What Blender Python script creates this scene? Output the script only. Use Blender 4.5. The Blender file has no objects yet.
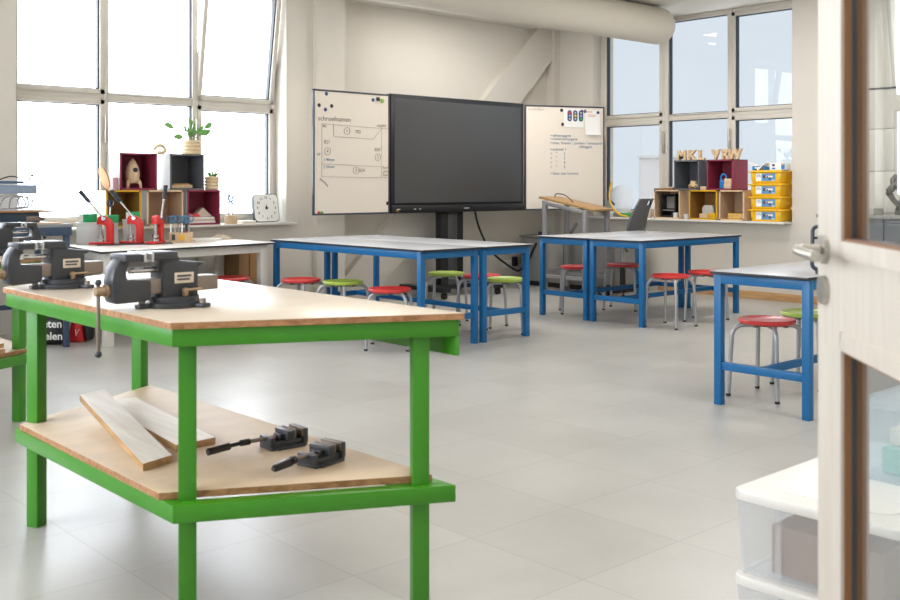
import bpy, bmesh, math, random
from mathutils import Vector, Matrix, Euler
random.seed(7)
PI = math.pi
S = bpy.context.scene
COL = S.collection

# ------------------------------------------------------------------ materials
def lin(c):
    return tuple((v/12.92 if v <= .04045 else ((v+.055)/1.055)**2.4) for v in c)
def rgb(h):
    return tuple(int(h[i:i+2], 16)/255 for i in (0, 2, 4))
MATS = {}
def mat(name, hexc, rough=.5, metal=0., var=0., scale=8., bump=0., bscale=60., spec=.5, stretch=None, coat=0.):
    """Principled material whose colour is gently broken up by procedural noise."""
    if name in MATS: return MATS[name]
    m = bpy.data.materials.new(name); m.use_nodes = True
    nt = m.node_tree; b = nt.nodes['Principled BSDF']
    c = lin(rgb(hexc))
    b.inputs['Roughness'].default_value = rough
    b.inputs['Metallic'].default_value = metal
    b.inputs['Specular IOR Level'].default_value = spec
    b.inputs['Coat Weight'].default_value = coat
    tc = nt.nodes.new('ShaderNodeTexCoord')
    mp = nt.nodes.new('ShaderNodeMapping')
    nt.links.new(tc.outputs['Object'], mp.inputs['Vector'])
    if stretch: mp.inputs['Scale'].default_value = stretch
    n = nt.nodes.new('ShaderNodeTexNoise'); n.inputs['Scale'].default_value = scale
    n.inputs['Detail'].default_value = 4
    nt.links.new(mp.outputs['Vector'], n.inputs['Vector'])
    mx = nt.nodes.new('ShaderNodeMix'); mx.data_type = 'RGBA'
    mx.inputs[6].default_value = (*[max(0, v*(1-var)) for v in c], 1)
    mx.inputs[7].default_value = (*[min(1, v*(1+var)) for v in c], 1)
    nt.links.new(n.outputs['Fac'], mx.inputs[0])
    nt.links.new(mx.outputs[2], b.inputs['Base Color'])
    if bump:
        n2 = nt.nodes.new('ShaderNodeTexNoise'); n2.inputs['Scale'].default_value = bscale
        nt.links.new(mp.outputs['Vector'], n2.inputs['Vector'])
        bp = nt.nodes.new('ShaderNodeBump'); bp.inputs['Strength'].default_value = bump
        bp.inputs['Distance'].default_value = .002
        nt.links.new(n2.outputs['Fac'], bp.inputs['Height'])
        nt.links.new(bp.outputs['Normal'], b.inputs['Normal'])
    MATS[name] = m
    return m

def wood(name, c1, c2, rough=.5, axis=0, scale=6.):
    if name in MATS: return MATS[name]
    m = bpy.data.materials.new(name); m.use_nodes = True
    nt = m.node_tree; b = nt.nodes['Principled BSDF']; b.inputs['Roughness'].default_value = rough
    tc = nt.nodes.new('ShaderNodeTexCoord'); mp = nt.nodes.new('ShaderNodeMapping')
    sc = [9., 9., 9.]; sc[axis] = .7
    mp.inputs['Scale'].default_value = sc
    nt.links.new(tc.outputs['Object'], mp.inputs['Vector'])
    n = nt.nodes.new('ShaderNodeTexNoise'); n.inputs['Scale'].default_value = scale
    n.inputs['Detail'].default_value = 6; n.inputs['Distortion'].default_value = .6
    nt.links.new(mp.outputs['Vector'], n.inputs['Vector'])
    cr = nt.nodes.new('ShaderNodeValToRGB')
    cr.color_ramp.elements[0].position = .32; cr.color_ramp.elements[1].position = .68
    cr.color_ramp.elements[0].color = (*lin(rgb(c1)), 1); cr.color_ramp.elements[1].color = (*lin(rgb(c2)), 1)
    nt.links.new(n.outputs['Fac'], cr.inputs['Fac'])
    nt.links.new(cr.outputs['Color'], b.inputs['Base Color'])
    MATS[name] = m
    return m

def plastic_clear(name, hexc, see=.55):
    m = bpy.data.materials.new(name); m.use_nodes = True
    nt = m.node_tree; b = nt.nodes['Principled BSDF']; out = nt.nodes['Material Output']
    b.inputs['Base Color'].default_value = (*lin(rgb(hexc)), 1); b.inputs['Roughness'].default_value = .3
    t = nt.nodes.new('ShaderNodeBsdfTransparent'); t.inputs['Color'].default_value = (.95, .96, .97, 1)
    mx = nt.nodes.new('ShaderNodeMixShader'); mx.inputs[0].default_value = 1-see
    nt.links.new(t.outputs[0], mx.inputs[1]); nt.links.new(b.outputs[0], mx.inputs[2])
    nt.links.new(mx.outputs[0], out.inputs[0])
    MATS[name] = m; return m

def glass(name, tint=(1, 1, 1), boost=1.0):
    m = bpy.data.materials.new(name); m.use_nodes = True
    nt = m.node_tree; out = nt.nodes['Material Output']
    nt.nodes.remove(nt.nodes['Principled BSDF'])
    t = nt.nodes.new('ShaderNodeBsdfTransparent'); t.inputs['Color'].default_value = (*tint, 1)
    g = nt.nodes.new('ShaderNodeBsdfGlossy'); g.inputs['Roughness'].default_value = 0.0
    f = nt.nodes.new('ShaderNodeFresnel'); f.inputs['IOR'].default_value = 1.5*boost
    mx = nt.nodes.new('ShaderNodeMixShader')
    ge = nt.nodes.new('ShaderNodeNewGeometry'); iv = nt.nodes.new('ShaderNodeMath'); iv.operation = 'SUBTRACT'; iv.inputs[0].default_value = 1
    mu = nt.nodes.new('ShaderNodeMath'); mu.operation = 'MULTIPLY'
    nt.links.new(ge.outputs['Backfacing'], iv.inputs[1]); nt.links.new(f.outputs[0], mu.inputs[0]); nt.links.new(iv.outputs[0], mu.inputs[1])
    nt.links.new(mu.outputs[0], mx.inputs[0]); nt.links.new(t.outputs[0], mx.inputs[1]); nt.links.new(g.outputs[0], mx.inputs[2])
    nt.links.new(mx.outputs[0], out.inputs[0])
    MATS[name] = m; return m

def emit(name, col, strength):
    m = bpy.data.materials.new(name); m.use_nodes = True
    nt = m.node_tree; nt.nodes.remove(nt.nodes['Principled BSDF'])
    e = nt.nodes.new('ShaderNodeEmission'); e.inputs[0].default_value = (*col, 1); e.inputs[1].default_value = strength
    nt.links.new(e.outputs[0], nt.nodes['Material Output'].inputs[0])
    MATS[name] = m; return m

def floor_material():
    m = bpy.data.materials.new('ceramic_tile'); m.use_nodes = True
    nt = m.node_tree; b = nt.nodes['Principled BSDF']; N = nt.nodes.new; L = nt.links.new
    tc = N('ShaderNodeTexCoord'); sep = N('ShaderNodeSeparateXYZ'); L(tc.outputs['Object'], sep.inputs[0])
    def math_(op, a, bb=None):
        n = N('ShaderNodeMath'); n.operation = op
        for i, v in enumerate((a, bb)):
            if v is None: continue
            if isinstance(v, (int, float)): n.inputs[i].default_value = v
            else: L(v, n.inputs[i])
        return n.outputs[0]
    ids, lines = [], []
    for ax, o, p in (('X', 1.453-.517*40, .517), ('Y', 2.106-.5135*40, .5135)):
        q = math_('DIVIDE', math_('SUBTRACT', sep.outputs[ax], o), p)
        ids.append(math_('FLOOR', q))
        fr = math_('FRACT', q)
        e = math_('MINIMUM', fr, math_('SUBTRACT', 1., fr))
        lines.append(math_('LESS_THAN', e, .0045))
    line = math_('MAXIMUM', lines[0], lines[1])
    cmb = N('ShaderNodeCombineXYZ'); L(ids[0], cmb.inputs[0]); L(ids[1], cmb.inputs[1])
    wn = N('ShaderNodeTexWhiteNoise'); wn.noise_dimensions = '3D'; L(cmb.outputs[0], wn.inputs['Vector'])
    n1 = N('ShaderNodeTexNoise'); n1.inputs['Scale'].default_value = 2.2; n1.inputs['Detail'].default_value = 6
    n2 = N('ShaderNodeTexNoise'); n2.inputs['Scale'].default_value = 26; n2.inputs['Detail'].default_value = 3
    L(tc.outputs['Object'], n1.inputs['Vector']); L(tc.outputs['Object'], n2.inputs['Vector'])
    v = math_('ADD', math_('MULTIPLY', wn.outputs['Value'], .16), math_('ADD', math_('MULTIPLY', n1.outputs['Fac'], .62), math_('MULTIPLY', n2.outputs['Fac'], .13)))
    cr = N('ShaderNodeValToRGB'); L(v, cr.inputs[0])
    cr.color_ramp.elements[0].position = .2; cr.color_ramp.elements[0].color = (*lin(rgb('aaa7a1')), 1)
    cr.color_ramp.elements[1].position = .8; cr.color_ramp.elements[1].color = (*lin(rgb('c3c1bc')), 1)
    mx = N('ShaderNodeMix'); mx.data_type = 'RGBA'; mx.inputs[7].default_value = (*lin(rgb('857f77')), 1)
    fac = math_('MULTIPLY', line, .4); L(fac, mx.inputs[0]); L(cr.outputs[0], mx.inputs[6])
    L(mx.outputs[2], b.inputs['Base Color'])
    r = math_('ADD', .265, math_('MULTIPLY', n1.outputs['Fac'], .14)); L(r, b.inputs['Roughness'])
    b.inputs['Specular IOR Level'].default_value = .5
    bp = N('ShaderNodeBump'); bp.inputs['Strength'].default_value = .25; bp.inputs['Distance'].default_value = .002
    L(math_('SUBTRACT', math_('MULTIPLY', n2.outputs['Fac'], .12), line), bp.inputs['Height']); L(bp.outputs[0], b.inputs['Normal'])
    return m

M_WALL = mat('wall_paint', 'd5cfc5', .75, var=.03, scale=1.5, bump=.06, bscale=180)
M_CEIL = mat('ceiling_paint', 'dad6cd', .8, var=.02)
M_TRIMW = mat('painted_sill', 'dcd9d2', .45, var=.02)
M_FRAME = mat('window_frame_paint', 'cdc7bd', .4, var=.03)
M_GASKET = mat('rubber_gasket', '2f3640', .5, var=.1)
M_GLASS = glass('window_glass')
M_DGLASS = glass('door_glass', (.93, .95, .95))
M_BASEB = wood('baseboard_wood', 'b98d5c', 'cda777', .5, 1)
M_BLUE = mat('blue_lacquer', '09639c', .38, var=.10, scale=5, bump=.05, bscale=90)
M_TTOP = mat('grey_laminate', 'b9babd', .27, var=.02, scale=3)
M_TEDGE = mat('black_laminate_edge', '2b2d33', .45)
M_GREEN = mat('green_lacquer', '3a8616', .38, var=.08, scale=6, bump=.04, bscale=90)
M_PLYTOP = mat('worn_plywood_top', 'cdbfac', .28, var=.08, scale=5, stretch=(1, 3, 1))
M_PLYEDGE = wood('plywood_edge', '8a5f3c', 'b98a60', .6, 0)
M_SHELF = mat('chipboard_shelf', 'd2bb9f', .5, var=.14, scale=7, stretch=(1, 2, 1))
M_PLANK = wood('whitewashed_plank', 'e0d8ca', 'f6f1e6', .5, 1, 3.)
M_PLANKEND = wood('sawn_end_grain', 'a57f53', 'c79f70', .6, 1)
M_IRON = mat('dark_cast_iron', '3b3d42', .38, metal=.15, var=.2, scale=14, bump=.15, bscale=120)
M_STEEL = mat('worn_steel', '83786e', .4, metal=.6, var=.15, scale=12)
M_BRIGHT = mat('bright_steel', 'c9c9ca', .22, metal=.9, var=.05)
M_BRASS = mat('dull_brass', '9c8468', .45, metal=.4, var=.1)
M_TAG = mat('nameplate', 'cfc0ae', .5, var=.1, scale=40)
M_INK = mat('dark_ink', '4a4a50', .6)
M_BLACK = mat('black_plastic', '17181c', .35, var=.1)
M_BLACKR = mat('black_rubber', '191a1c', .6)
M_SCREEN = mat('dark_screen', '3b3c3e', .32, spec=.9)
M_WB = mat('whiteboard_enamel', 'e9dfd2', .3, var=.01)
M_WBF = mat('whiteboard_frame', '3a414d', .4)
M_TUBE = mat('grey_tube', 'a7a9ad', .35, metal=.45, var=.05)
M_RED = mat('red_stool_shell', 'd8403f', .3, var=.05)
M_LIME = mat('lime_stool_shell', 'b2cb55', .3, var=.05)
M_REDP = mat('red_press_paint', 'da2c27', .35, var=.06)
M_PAPER = mat('white_paper', 'f0efec', .7, var=.01)
M_PAPERB = mat('beige_paper', 'd9cbb6', .7, var=.05)
M_WHITE = mat('white_plastic', 'ecebe8', .4)
M_NAT = wood('birch_ply', 'cbab85', 'dec4a1', .5, 2)
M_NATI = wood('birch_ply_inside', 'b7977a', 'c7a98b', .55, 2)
M_BURG = mat('burgundy_panel', '8c2e45', .5, var=.06)
M_GREYP = mat('dark_grey_panel', '5f6268', .5, var=.05)
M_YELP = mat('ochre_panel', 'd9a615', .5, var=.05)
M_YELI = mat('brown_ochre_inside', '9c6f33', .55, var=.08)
M_YEL = mat('yellow_bin_plastic', 'eebb14', .35, var=.03)
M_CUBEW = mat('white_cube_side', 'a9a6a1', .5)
M_LBLUE = mat('label_blue', '5f93bf', .5, var=.12, scale=30)
M_CARD = mat('brown_cardboard', 'b58756', .75, var=.08)
M_CARD2 = mat('dark_cardboard', '9a744d', .75, var=.08)
M_GREYB = mat('grey_board', 'b4b0a9', .6, var=.05)
M_GREYC = mat('grey_cabinet_paint', '8e8c88', .5, var=.03)
M_DESKL = mat('grey_desk_steel', '98989a', .45, metal=.2, var=.05)
M_WOODT = wood('oak_tabletop', 'a07b4d', 'b99262', .5, 1)
M_CHAIR = mat('dark_grey_chair_plastic', '5a5b5d', .5, var=.06)
M_NAVY = mat('navy_bench_steel', '3c4f68', .45, var=.06)
M_NAVYT = mat('bench_top_grey', '8f9096', .5, var=.08)
M_LEAF = mat('leaf_green', '74a95c', .5, var=.25, scale=20)
M_CERAM = mat('cream_ceramic', 'dcc4a0', .45, var=.04)
M_GRN = mat('green_box_plastic', '1faa63', .4, var=.04)
M_TUB = plastic_clear('frosted_tub_plastic', 'f4f5f6', .62)
M_CRATE = plastic_clear('clear_crate_plastic', 'f6f6f6', .85)
M_LID = plastic_clear('milky_lid_plastic', 'f0ede8', .3)
M_BLID = mat('blue_lid_plastic', '3f6f9e', .4, var=.06)
M_DOOR = wood('limed_maple_door', 'c3b9ad', 'cdc4b8', .45, 2, 4.)
M_DOORJ = mat('brown_glazing_bead', '80552f', .5, var=.1, scale=10)
M_HANDLE = mat('satin_handle_steel', 'b9b4ac', .28, metal=.85)
M_DUCT = mat('cream_duct_fabric', 'd7d1c5', .8, var=.02)
M_BLUEPL = mat('blue_plastic', '1c78bd', .4)
M_BLUEM = mat('dark_blue_magnet', '274a7c', .4)
M_BLKM = mat('black_magnet', '23252a', .4)
M_REDM = mat('red_magnet', 'd8342c', .4)
M_GRNM = mat('green_magnet', '39a352', .4)
M_LGRNM = mat('light_green_magnet', '86b83c', .4)
M_YELM = mat('yellow_dot', 'e9b52c', .4)
M_PEN = mat('pencil_ink', '958f86', .6)
M_PENB = mat('blue_marker_ink', '7088a3', .6)
M_SCIS = mat('teal_blue_handle', '4d84a8', .4)
M_ROBOT = mat('dark_machine_grey', '55524e', .5, metal=.2, var=.1)
M_BROWN = mat('brown_content', '8a6a57', .7, var=.12)
M_TEAL = mat('teal_content', '5fae96', .6, var=.08)
M_PINK = mat('pink_card', 'd8a4b4', .6, var=.06)
M_BAG = mat('black_bag_film', '16171b', .35, var=.1)
M_BAGR = mat('red_bag_film', 'cf2a2e', .4, var=.1)
M_SOIL = mat('soil', '4a3a2d', .9)
M_BUILD = mat('pale_render', '62605d', .8, var=.02)

# ------------------------------------------------------------------ mesh builder
class MB:
    def __init__(s, *mats):
        s.bm = bmesh.new(); s.mats = list(mats); s.cur = 0
    def use(s, m):
        if m not in s.mats: s.mats.append(m)
        s.cur = s.mats.index(m); return s
    def _take(s, tmp, M=None):
        if M is not None: bmesh.ops.transform(tmp, matrix=M, verts=tmp.verts)
        vm = {}
        for v in tmp.verts: vm[v] = s.bm.verts.new(v.co)
        for f in tmp.faces:
            try:
                nf = s.bm.faces.new([vm[v] for v in f.verts]); nf.material_index = s.cur
            except ValueError: pass
        tmp.free(); return s
    def box(s, x0, x1, y0, y1, z0, z1, bev=0., M=None, seg=2):
        t = bmesh.new(); bmesh.ops.create_cube(t, size=1)
        for v in t.verts:
            v.co = Vector(((x0+x1)/2+v.co.x*(x1-x0), (y0+y1)/2+v.co.y*(y1-y0), (z0+z1)/2+v.co.z*(z1-z0)))
        if bev: bmesh.ops.bevel(t, geom=list(t.edges), offset=bev, segments=seg, profile=.5, affect='EDGES')
        return s._take(t, M)
    def prism(s, poly, h0, h1, plane='xy', bev=0., M=None):
        """poly extruded between h0 and h1 along the axis missing from plane."""
        t = bmesh.new()
        def P(a, b, h):
            return {'xy': (a, b, h), 'xz': (a, h, b), 'yz': (h, a, b)}[plane]
        A = [t.verts.new(P(a, b, h0)) for a, b in poly]; B = [t.verts.new(P(a, b, h1)) for a, b in poly]
        n = len(poly)
        t.faces.new(A); t.faces.new(B[::-1])
        for i in range(n):
            t.faces.new((A[i], B[i], B[(i+1) % n], A[(i+1) % n]))
        bmesh.ops.recalc_face_normals(t, faces=t.faces)
        if bev: bmesh.ops.bevel(t, geom=list(t.edges), offset=bev, segments=2, profile=.5, affect='EDGES')
        return s._take(t, M)
    def tube(s, pts, r, seg=10, closed=False, M=None, cap=True):
        pts = [Vector(p) for p in pts]; n = len(pts)
        rs = r if isinstance(r, (list, tuple)) else [r]*n
        t = bmesh.new(); rings = []
        up = None
        for i, p in enumerate(pts):
            if closed: d = pts[(i+1) % n]-pts[i-1]
            else: d = (pts[min(i+1, n-1)]-pts[max(i-1, 0)])
            d.normalize()
            if up is None:
                up = Vector((0, 0, 1)) if abs(d.z) < .9 else Vector((1, 0, 0))
            u = (up - d*up.dot(d))
            if u.length < 1e-5: u = d.orthogonal()
            u.normalize(); w = d.cross(u); up = u
            rings.append([t.verts.new(p+(u*math.cos(a)+w*math.sin(a))*rs[i]) for a in [2*PI*k/seg for k in range(seg)]])
        m = n if closed else n-1
        for i in range(m):
            a, b = rings[i], rings[(i+1) % n]
            for k in range(seg):
                t.faces.new((a[k], a[(k+1) % seg], b[(k+1) % seg], b[k]))
        if not closed and cap:
            t.faces.new(rings[0][::-1]); t.faces.new(rings[-1])
        return s._take(t, M)
    def cyl(s, p0, p1, r0, r1=None, seg=16, M=None):
        return s.tube([p0, p1], [r0, r0 if r1 is None else r1], seg, M=M)
    def lathe(s, prof, seg=28, M=None):
        t = bmesh.new(); rings = []
        for r, z in prof:
            if r < 1e-6: rings.append([t.verts.new((0, 0, z))])
            else: rings.append([t.verts.new((r*math.cos(2*PI*k/seg), r*math.sin(2*PI*k/seg), z)) for k in range(seg)])
        for a, b in zip(rings, rings[1:]):
            for k in range(seg):
                k2 = (k+1) % seg
                if len(a) == 1 and len(b) == 1: continue
                if len(a) == 1: t.faces.new((a[0], b[k], b[k2])[::-1])
                elif len(b) == 1: t.faces.new((a[k], a[k2], b[0]))
                else: t.faces.new((a[k], a[k2], b[k2], b[k]))
        bmesh.ops.recalc_face_normals(t, faces=t.faces)
        return s._take(t, M)
    def mesh(s, me, M=None):
        t = bmesh.new(); t.from_mesh(me); return s._take(t, M)
    def sphere(s, c, r, sx=1, sy=1, sz=1, M=None):
        t = bmesh.new(); bmesh.ops.create_uvsphere(t, u_segments=18, v_segments=12, radius=r)
        for v in t.verts: v.co = Vector((c[0]+v.co.x*sx, c[1]+v.co.y*sy, c[2]+v.co.z*sz))
        return s._take(t, M)
    def obj(s, name, parent=None, loc=None, rotz=0., smooth=True):
        me = bpy.data.meshes.new(name); s.bm.normal_update(); s.bm.to_mesh(me); s.bm.free()
        for m in s.mats: me.materials.append(m)
        if smooth:
            me.polygons.foreach_set('use_smooth', [True]*len(me.polygons))
            me.set_sharp_from_angle(angle=math.radians(35))
        o = bpy.data.objects.new(name, me); COL.objects.link(o)
        if parent: o.parent = parent
        if loc: o.location = loc
        if rotz: o.rotation_euler = (0, 0, rotz)
        return o

def tag(o, label, cat, group=None, kind=None):
    o['label'] = label; o['category'] = cat
    if group: o['group'] = group
    if kind: o['kind'] = kind
    return o
def thing(name, label, cat, loc=(0, 0, 0), rotz=0., group=None):
    o = bpy.data.objects.new(name, None); o.empty_display_size = .1; COL.objects.link(o)
    o.location = loc; o.rotation_euler = (0, 0, rotz)
    return tag(o, label, cat, group)
def struct(o):
    o['kind'] = 'structure'; return o
def dup(src, loc, rotz=None, label=None, group=None):
    """A copy of a thing with copies of its parts and sub-parts (mesh data shared)."""
    def rec(o, par):
        c = o.copy(); COL.objects.link(c)
        c.parent = par
        for ch in list(o.children): rec(ch, c)
        return c
    r = rec(src, None); r.location = loc
    if rotz is not None: r.rotation_euler = (0, 0, rotz)
    if label: r['label'] = label
    if group: r['group'] = group
    return r
def text_mesh(txt, size, ext=.001, off=0., align='CENTER'):
    cu = bpy.data.curves.new('lettering', 'FONT'); cu.body = txt; cu.size = size; cu.extrude = ext; cu.offset = off
    cu.align_x = align; cu.align_y = 'CENTER'; cu.resolution_u = 3
    o = bpy.data.objects.new('lettering', cu); COL.objects.link(o)
    dg = bpy.context.evaluated_depsgraph_get(); dg.update()
    me = bpy.data.meshes.new_from_object(o.evaluated_get(dg))
    bpy.data.objects.remove(o); bpy.data.curves.remove(cu)
    return me
def rrect(w_, h_, r, z0=0, n=6):
    P_ = []
    for cx_, cz_, a0 in ((w_/2-r, h_-r, 0), (-w_/2+r, h_-r, PI/2), (-w_/2+r, r, PI), (w_/2-r, r, 3*PI/2)):
        for k in range(n+1):
            a = a0+PI/2*k/n; P_.append((cx_+r*math.cos(a), cz_+r*math.sin(a)+z0))
    return P_
RX90 = Matrix.Rotation(PI/2, 4, 'X')       # text lying in xy -> standing in xz, facing -y
def T(x, y, z): return Matrix.Translation((x, y, z))
def RZ(a): return Matrix.Rotation(a, 4, 'Z')
def RX(a): return Matrix.Rotation(a, 4, 'X')
def RY(a): return Matrix.Rotation(a, 4, 'Y')

# ------------------------------------------------------------------ the room
X0, X1, Y0, YW, YR, ZC = -2.0, 10.0, .05, 8.8, 9.0, 3.25
struct(MB(floor_material()).box(X0-.3, X1+.4, -1.6, 9.4, -.1, 0).obj('floor', smooth=False))
struct(MB(M_CEIL).box(X0-.3, X1+.4, -1.6, 9.4, ZC, ZC+.12).obj('ceiling', smooth=False))
# window wall: solid left part, under sill, pier, recessed part behind the display
w = MB(M_WALL)
w.box(X0-.3, -.4, YW, 9.2, 0, ZC)
w.box(-.4, 2.45, YW, 9.2, 0, .85)
w.box(2.45, 3.08, YW, 9.2, 0, ZC)
w.box(3.08, 5.76, YW, 9.2, 0, .85)
w.box(5.76, 6.09, YW, 9.2, 0, ZC)
w.box(6.09, 6.455, 8.74, 9.2, 0, ZC)
w.box(6.455, X1+.4, YR, 9.2, 0, ZC)
struct(w.obj('wall_back', smooth=False))
w = MB(M_WALL)
w.box(X1, X1+.4, 8.30, YR, 0, ZC)
w.box(X1, X1+.4, 5.575, 8.30, 0, .835)
w.box(X1, X1+.4, Y0, 5.575, 0, ZC)
w.box(9.9, X1, 8.86, YR, 0, ZC)
struct(w.obj('wall_right', smooth=False))
w = MB(M_WALL); w.box(X0-.3, X0, -1.6, 2.0, 0, ZC); w.box(X0-.3, X0, 7.4, YW, 0, ZC); w.box(X0-.3, X0, 2.0, 7.4, 0, .85)
struct(w.obj('wall_left', smooth=False))
w = MB(M_WALL)
w.box(X0, -.15, Y0-.2, Y0, 0, ZC); w.box(.97, X1, Y0-.2, Y0, 0, ZC); w.box(-.15, .97, Y0-.2, Y0, 2.4, ZC)
struct(w.obj('wall_front', smooth=False))
# diagonal brace in the recess
t = [(6.42, .06), (9.75, 3.25), (9.876, 3.25), (9.876, 2.842), (7.02, 0.05)]
t = [(6.456, .13), (6.573, .245), (7.269, .91), (8.681, 2.307), (9.62, 3.25), (9.99, 3.25), (9.99, 2.96), (9.876, 2.842), (9.351, 2.32), (7.916, .839), (7.168, .208), (6.96, 0), (6.456, 0)]
struct(MB(M_WALL).prism(t, 8.9, 9.0, 'xz').obj('trim_1', smooth=False))
struct(MB(M_BASEB).box(9.985, 9.999, Y0, 7.3, 0, .085, .002).obj('baseboard_right'))
# sills
struct(MB(M_TRIMW).box(3.02, 5.82, 8.69, 9.06, .85, .872, .004).obj('trim_2'))
struct(MB(M_TRIMW).box(9.84, 10.24, 5.58, 8.34, .832, .856, .004).obj('trim_3'))
# thin panel seams on the wall seen through the door glass
w = MB(mat('panel_board', 'd2cdc3', .6, var=.02))
for z0, z1 in ((.98, 1.38), (1.388, 1.80), (1.808, 2.195)): w.box(9.982, 9.998, 2.2, 5.0, z0, z1, .002)
w.use(M_GASKET).box(9.97, 9.998, 2.2, 5.0, 2.2, 2.215)
struct(w.obj('trim_4'))

def window(name, n_frame, to_world, cuts, tr, zb, zt, tilt_bay=None):
    """Three-bay window; local x along the wall, local y outwards (0 = room side of the frame)."""
    root = bpy.data.objects.new(name, None); COL.objects.link(root); struct(root)
    root.matrix_world = to_world
    x0, a0, a1, b0, b1, x1 = cuts
    f = MB(M_FRAME)
    f.box(x0, x0+.06, 0, .09, zb, zt, .004); f.box(x1-.06, x1, 0, .09, zb, zt, .004)
    f.box(a0, a1, -.01, .09, zb, zt, .004); f.box(b0, b1, -.01, .09, zb, zt, .004)
    f.box(x0, x1, 0.005, .09, zt-.055, zt, .004); f.box(x0, x1, .005, .09, zb, zb+.06, .004)
    bays = ((x0+.05, a0+.005), (a1-.005, b0+.005), (b1-.005, x1-.05))
    zm = (tr[0]+tr[1])/2
    f.box(bays[0][0], bays[0][1], .002, .09, zm-.03, zm+.03, .004)
    f.box(bays[1][0], bays[1][1], .002, .09, zm-.03, zm+.03, .004)
    f.box(bays[2][0], bays[2][1], .002, .09, zm-.03, zm+.03, .004)
    f.obj('window_frame', root)
    k = 0
    for i, (p, q) in enumerate(bays):
        for j, (z0, z1) in enumerate(((zb+.05, zm-.025), (zm+.025, zt-.045))):
            fw = .045 if i != 1 else .012
            par, M = root, Matrix.Identity(4)
            if tilt_bay == (i, j):
                M = T(0, .0, z0) @ RX(math.radians(8.5)) @ T(0, 0, -z0)
            sm = MB(M_FRAME)
            for bx in ((p, p+fw, z0, z1), (q-fw, q, z0, z1), (p, q, z0, z0+fw), (p, q, z1-fw, z1)):
                sm.box(bx[0], bx[1], -.012, .055, bx[2], bx[3], .004, M=M)
            sm.use(M_GASKET)
            g = fw
            for bx in ((p+g, p+g+.012, z0+g, z1-g), (q-g-.012, q-g, z0+g, z1-g), (p+g, q-g, z0+g, z0+g+.008), (p+g, q-g, z1-g-.008, z1-g)):
                sm.box(bx[0], bx[1], .012, .06, bx[2], bx[3], M=M)
            so = sm.obj('sash', root)
            MB(M_GLASS).box(p+g, q-g, .03, .034, z0+g, z1-g, M=M).obj('pane', so, smooth=False)
    # handles on the mullions
    for x in (a0-.01+(a1-a0)/2, b0+(b1-b0)/2):
        h = MB(M_HANDLE); h.box(x-.012, x+.012, -.03, -.01, zm-.42, zm-.30, .004); h.box(x-.01, x+.01, -.045, -.03, zm-.42, zm-.16, .004)
        h.obj('window_handle', root)
    return root
window('window_1', 1, T(0, 9.0, 0), (3.06, 3.93, 3.96, 4.82, 4.87, 5.775), (1.98, 2.12), .86, 3.25, (2, 1))
# right wall: local x -> world -y, local y -> world +x
MR = Matrix.Translation((10.16, 0, 0)) @ RZ(-PI/2)
window('window_2', 2, MR, (-8.31, -7.358, -7.274, -6.451, -6.401, -5.565), (1.98, 2.12), .845, 3.25)
window('window_3', 3, T(0, 9.0, 0), (-.42, .45, .55, 1.45, 1.55, 2.47), (1.98, 2.12), .86, 3.25)  # unseen; carries the window row on, added to light the room

window('added_window_4', 4, Matrix.Translation((X0-.16, 0, 0)) @ RZ(PI/2), (1.98, 3.7, 3.8, 5.55, 5.65, 7.42), (1.98, 2.12), .86, 3.25)  # unseen window, added for low side light on the benches and shelf
# pale building across the yard
bt = thing('neighbouring_building', 'pale plain building far outside, seen through the wall window behind the office chair', 'building', (32.4, 24.6, -6), -.963)
w = MB(M_BUILD); w.box(0, 1.5, 0, 4.4, 0, 8.3); w.obj('wall', bt, smooth=False)
w = MB(M_BUILD); w.box(-.04, 1.54, -.1, 4.5, 8.3, 8.4); w.obj('roof', bt)

# ceiling light, air duct
lt = thing('ceiling_light', 'flat white rectangular light panel set in the ceiling', 'ceiling light', (7.5, 8.0, 3.235))
MB(M_WHITE).box(-.62, .62, -.17, .17, -.004, .014, .003).obj('frame', lt)
MB(emit('panel_glow', (1, .97, .92), 9)).box(-.6, .6, -.15, .15, -.008, -.004).obj('diffuser', lt, smooth=False)
du = thing('air_duct', 'thick cream fabric air duct hanging under the ceiling, rounded at its end', 'air duct', (0, 6.9, 3.03))
prof = []
for k in range(9):
    a = PI/2*k/8; prof.append((.205*math.sin(a) if k else 0, 9.56-.11*(1-math.cos(a))))
prof = [(0, 9.56)]+[(.095*0+.205*(1-(1-k/8)**2.6), 9.56-.14*(k/8)**2) for k in range(1, 9)]
prof += [(.205, x) for x in (9.2, 7, 4, 1, -1.9)]
MB(M_DUCT).lathe(prof, 40, M=RY(PI/2)).obj('fabric_sleeve', du)
MB(M_TUBE).box(-1.9, 9.35, -.02, .02, .185, .218, .003).obj('hanging_rail', du)

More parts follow.
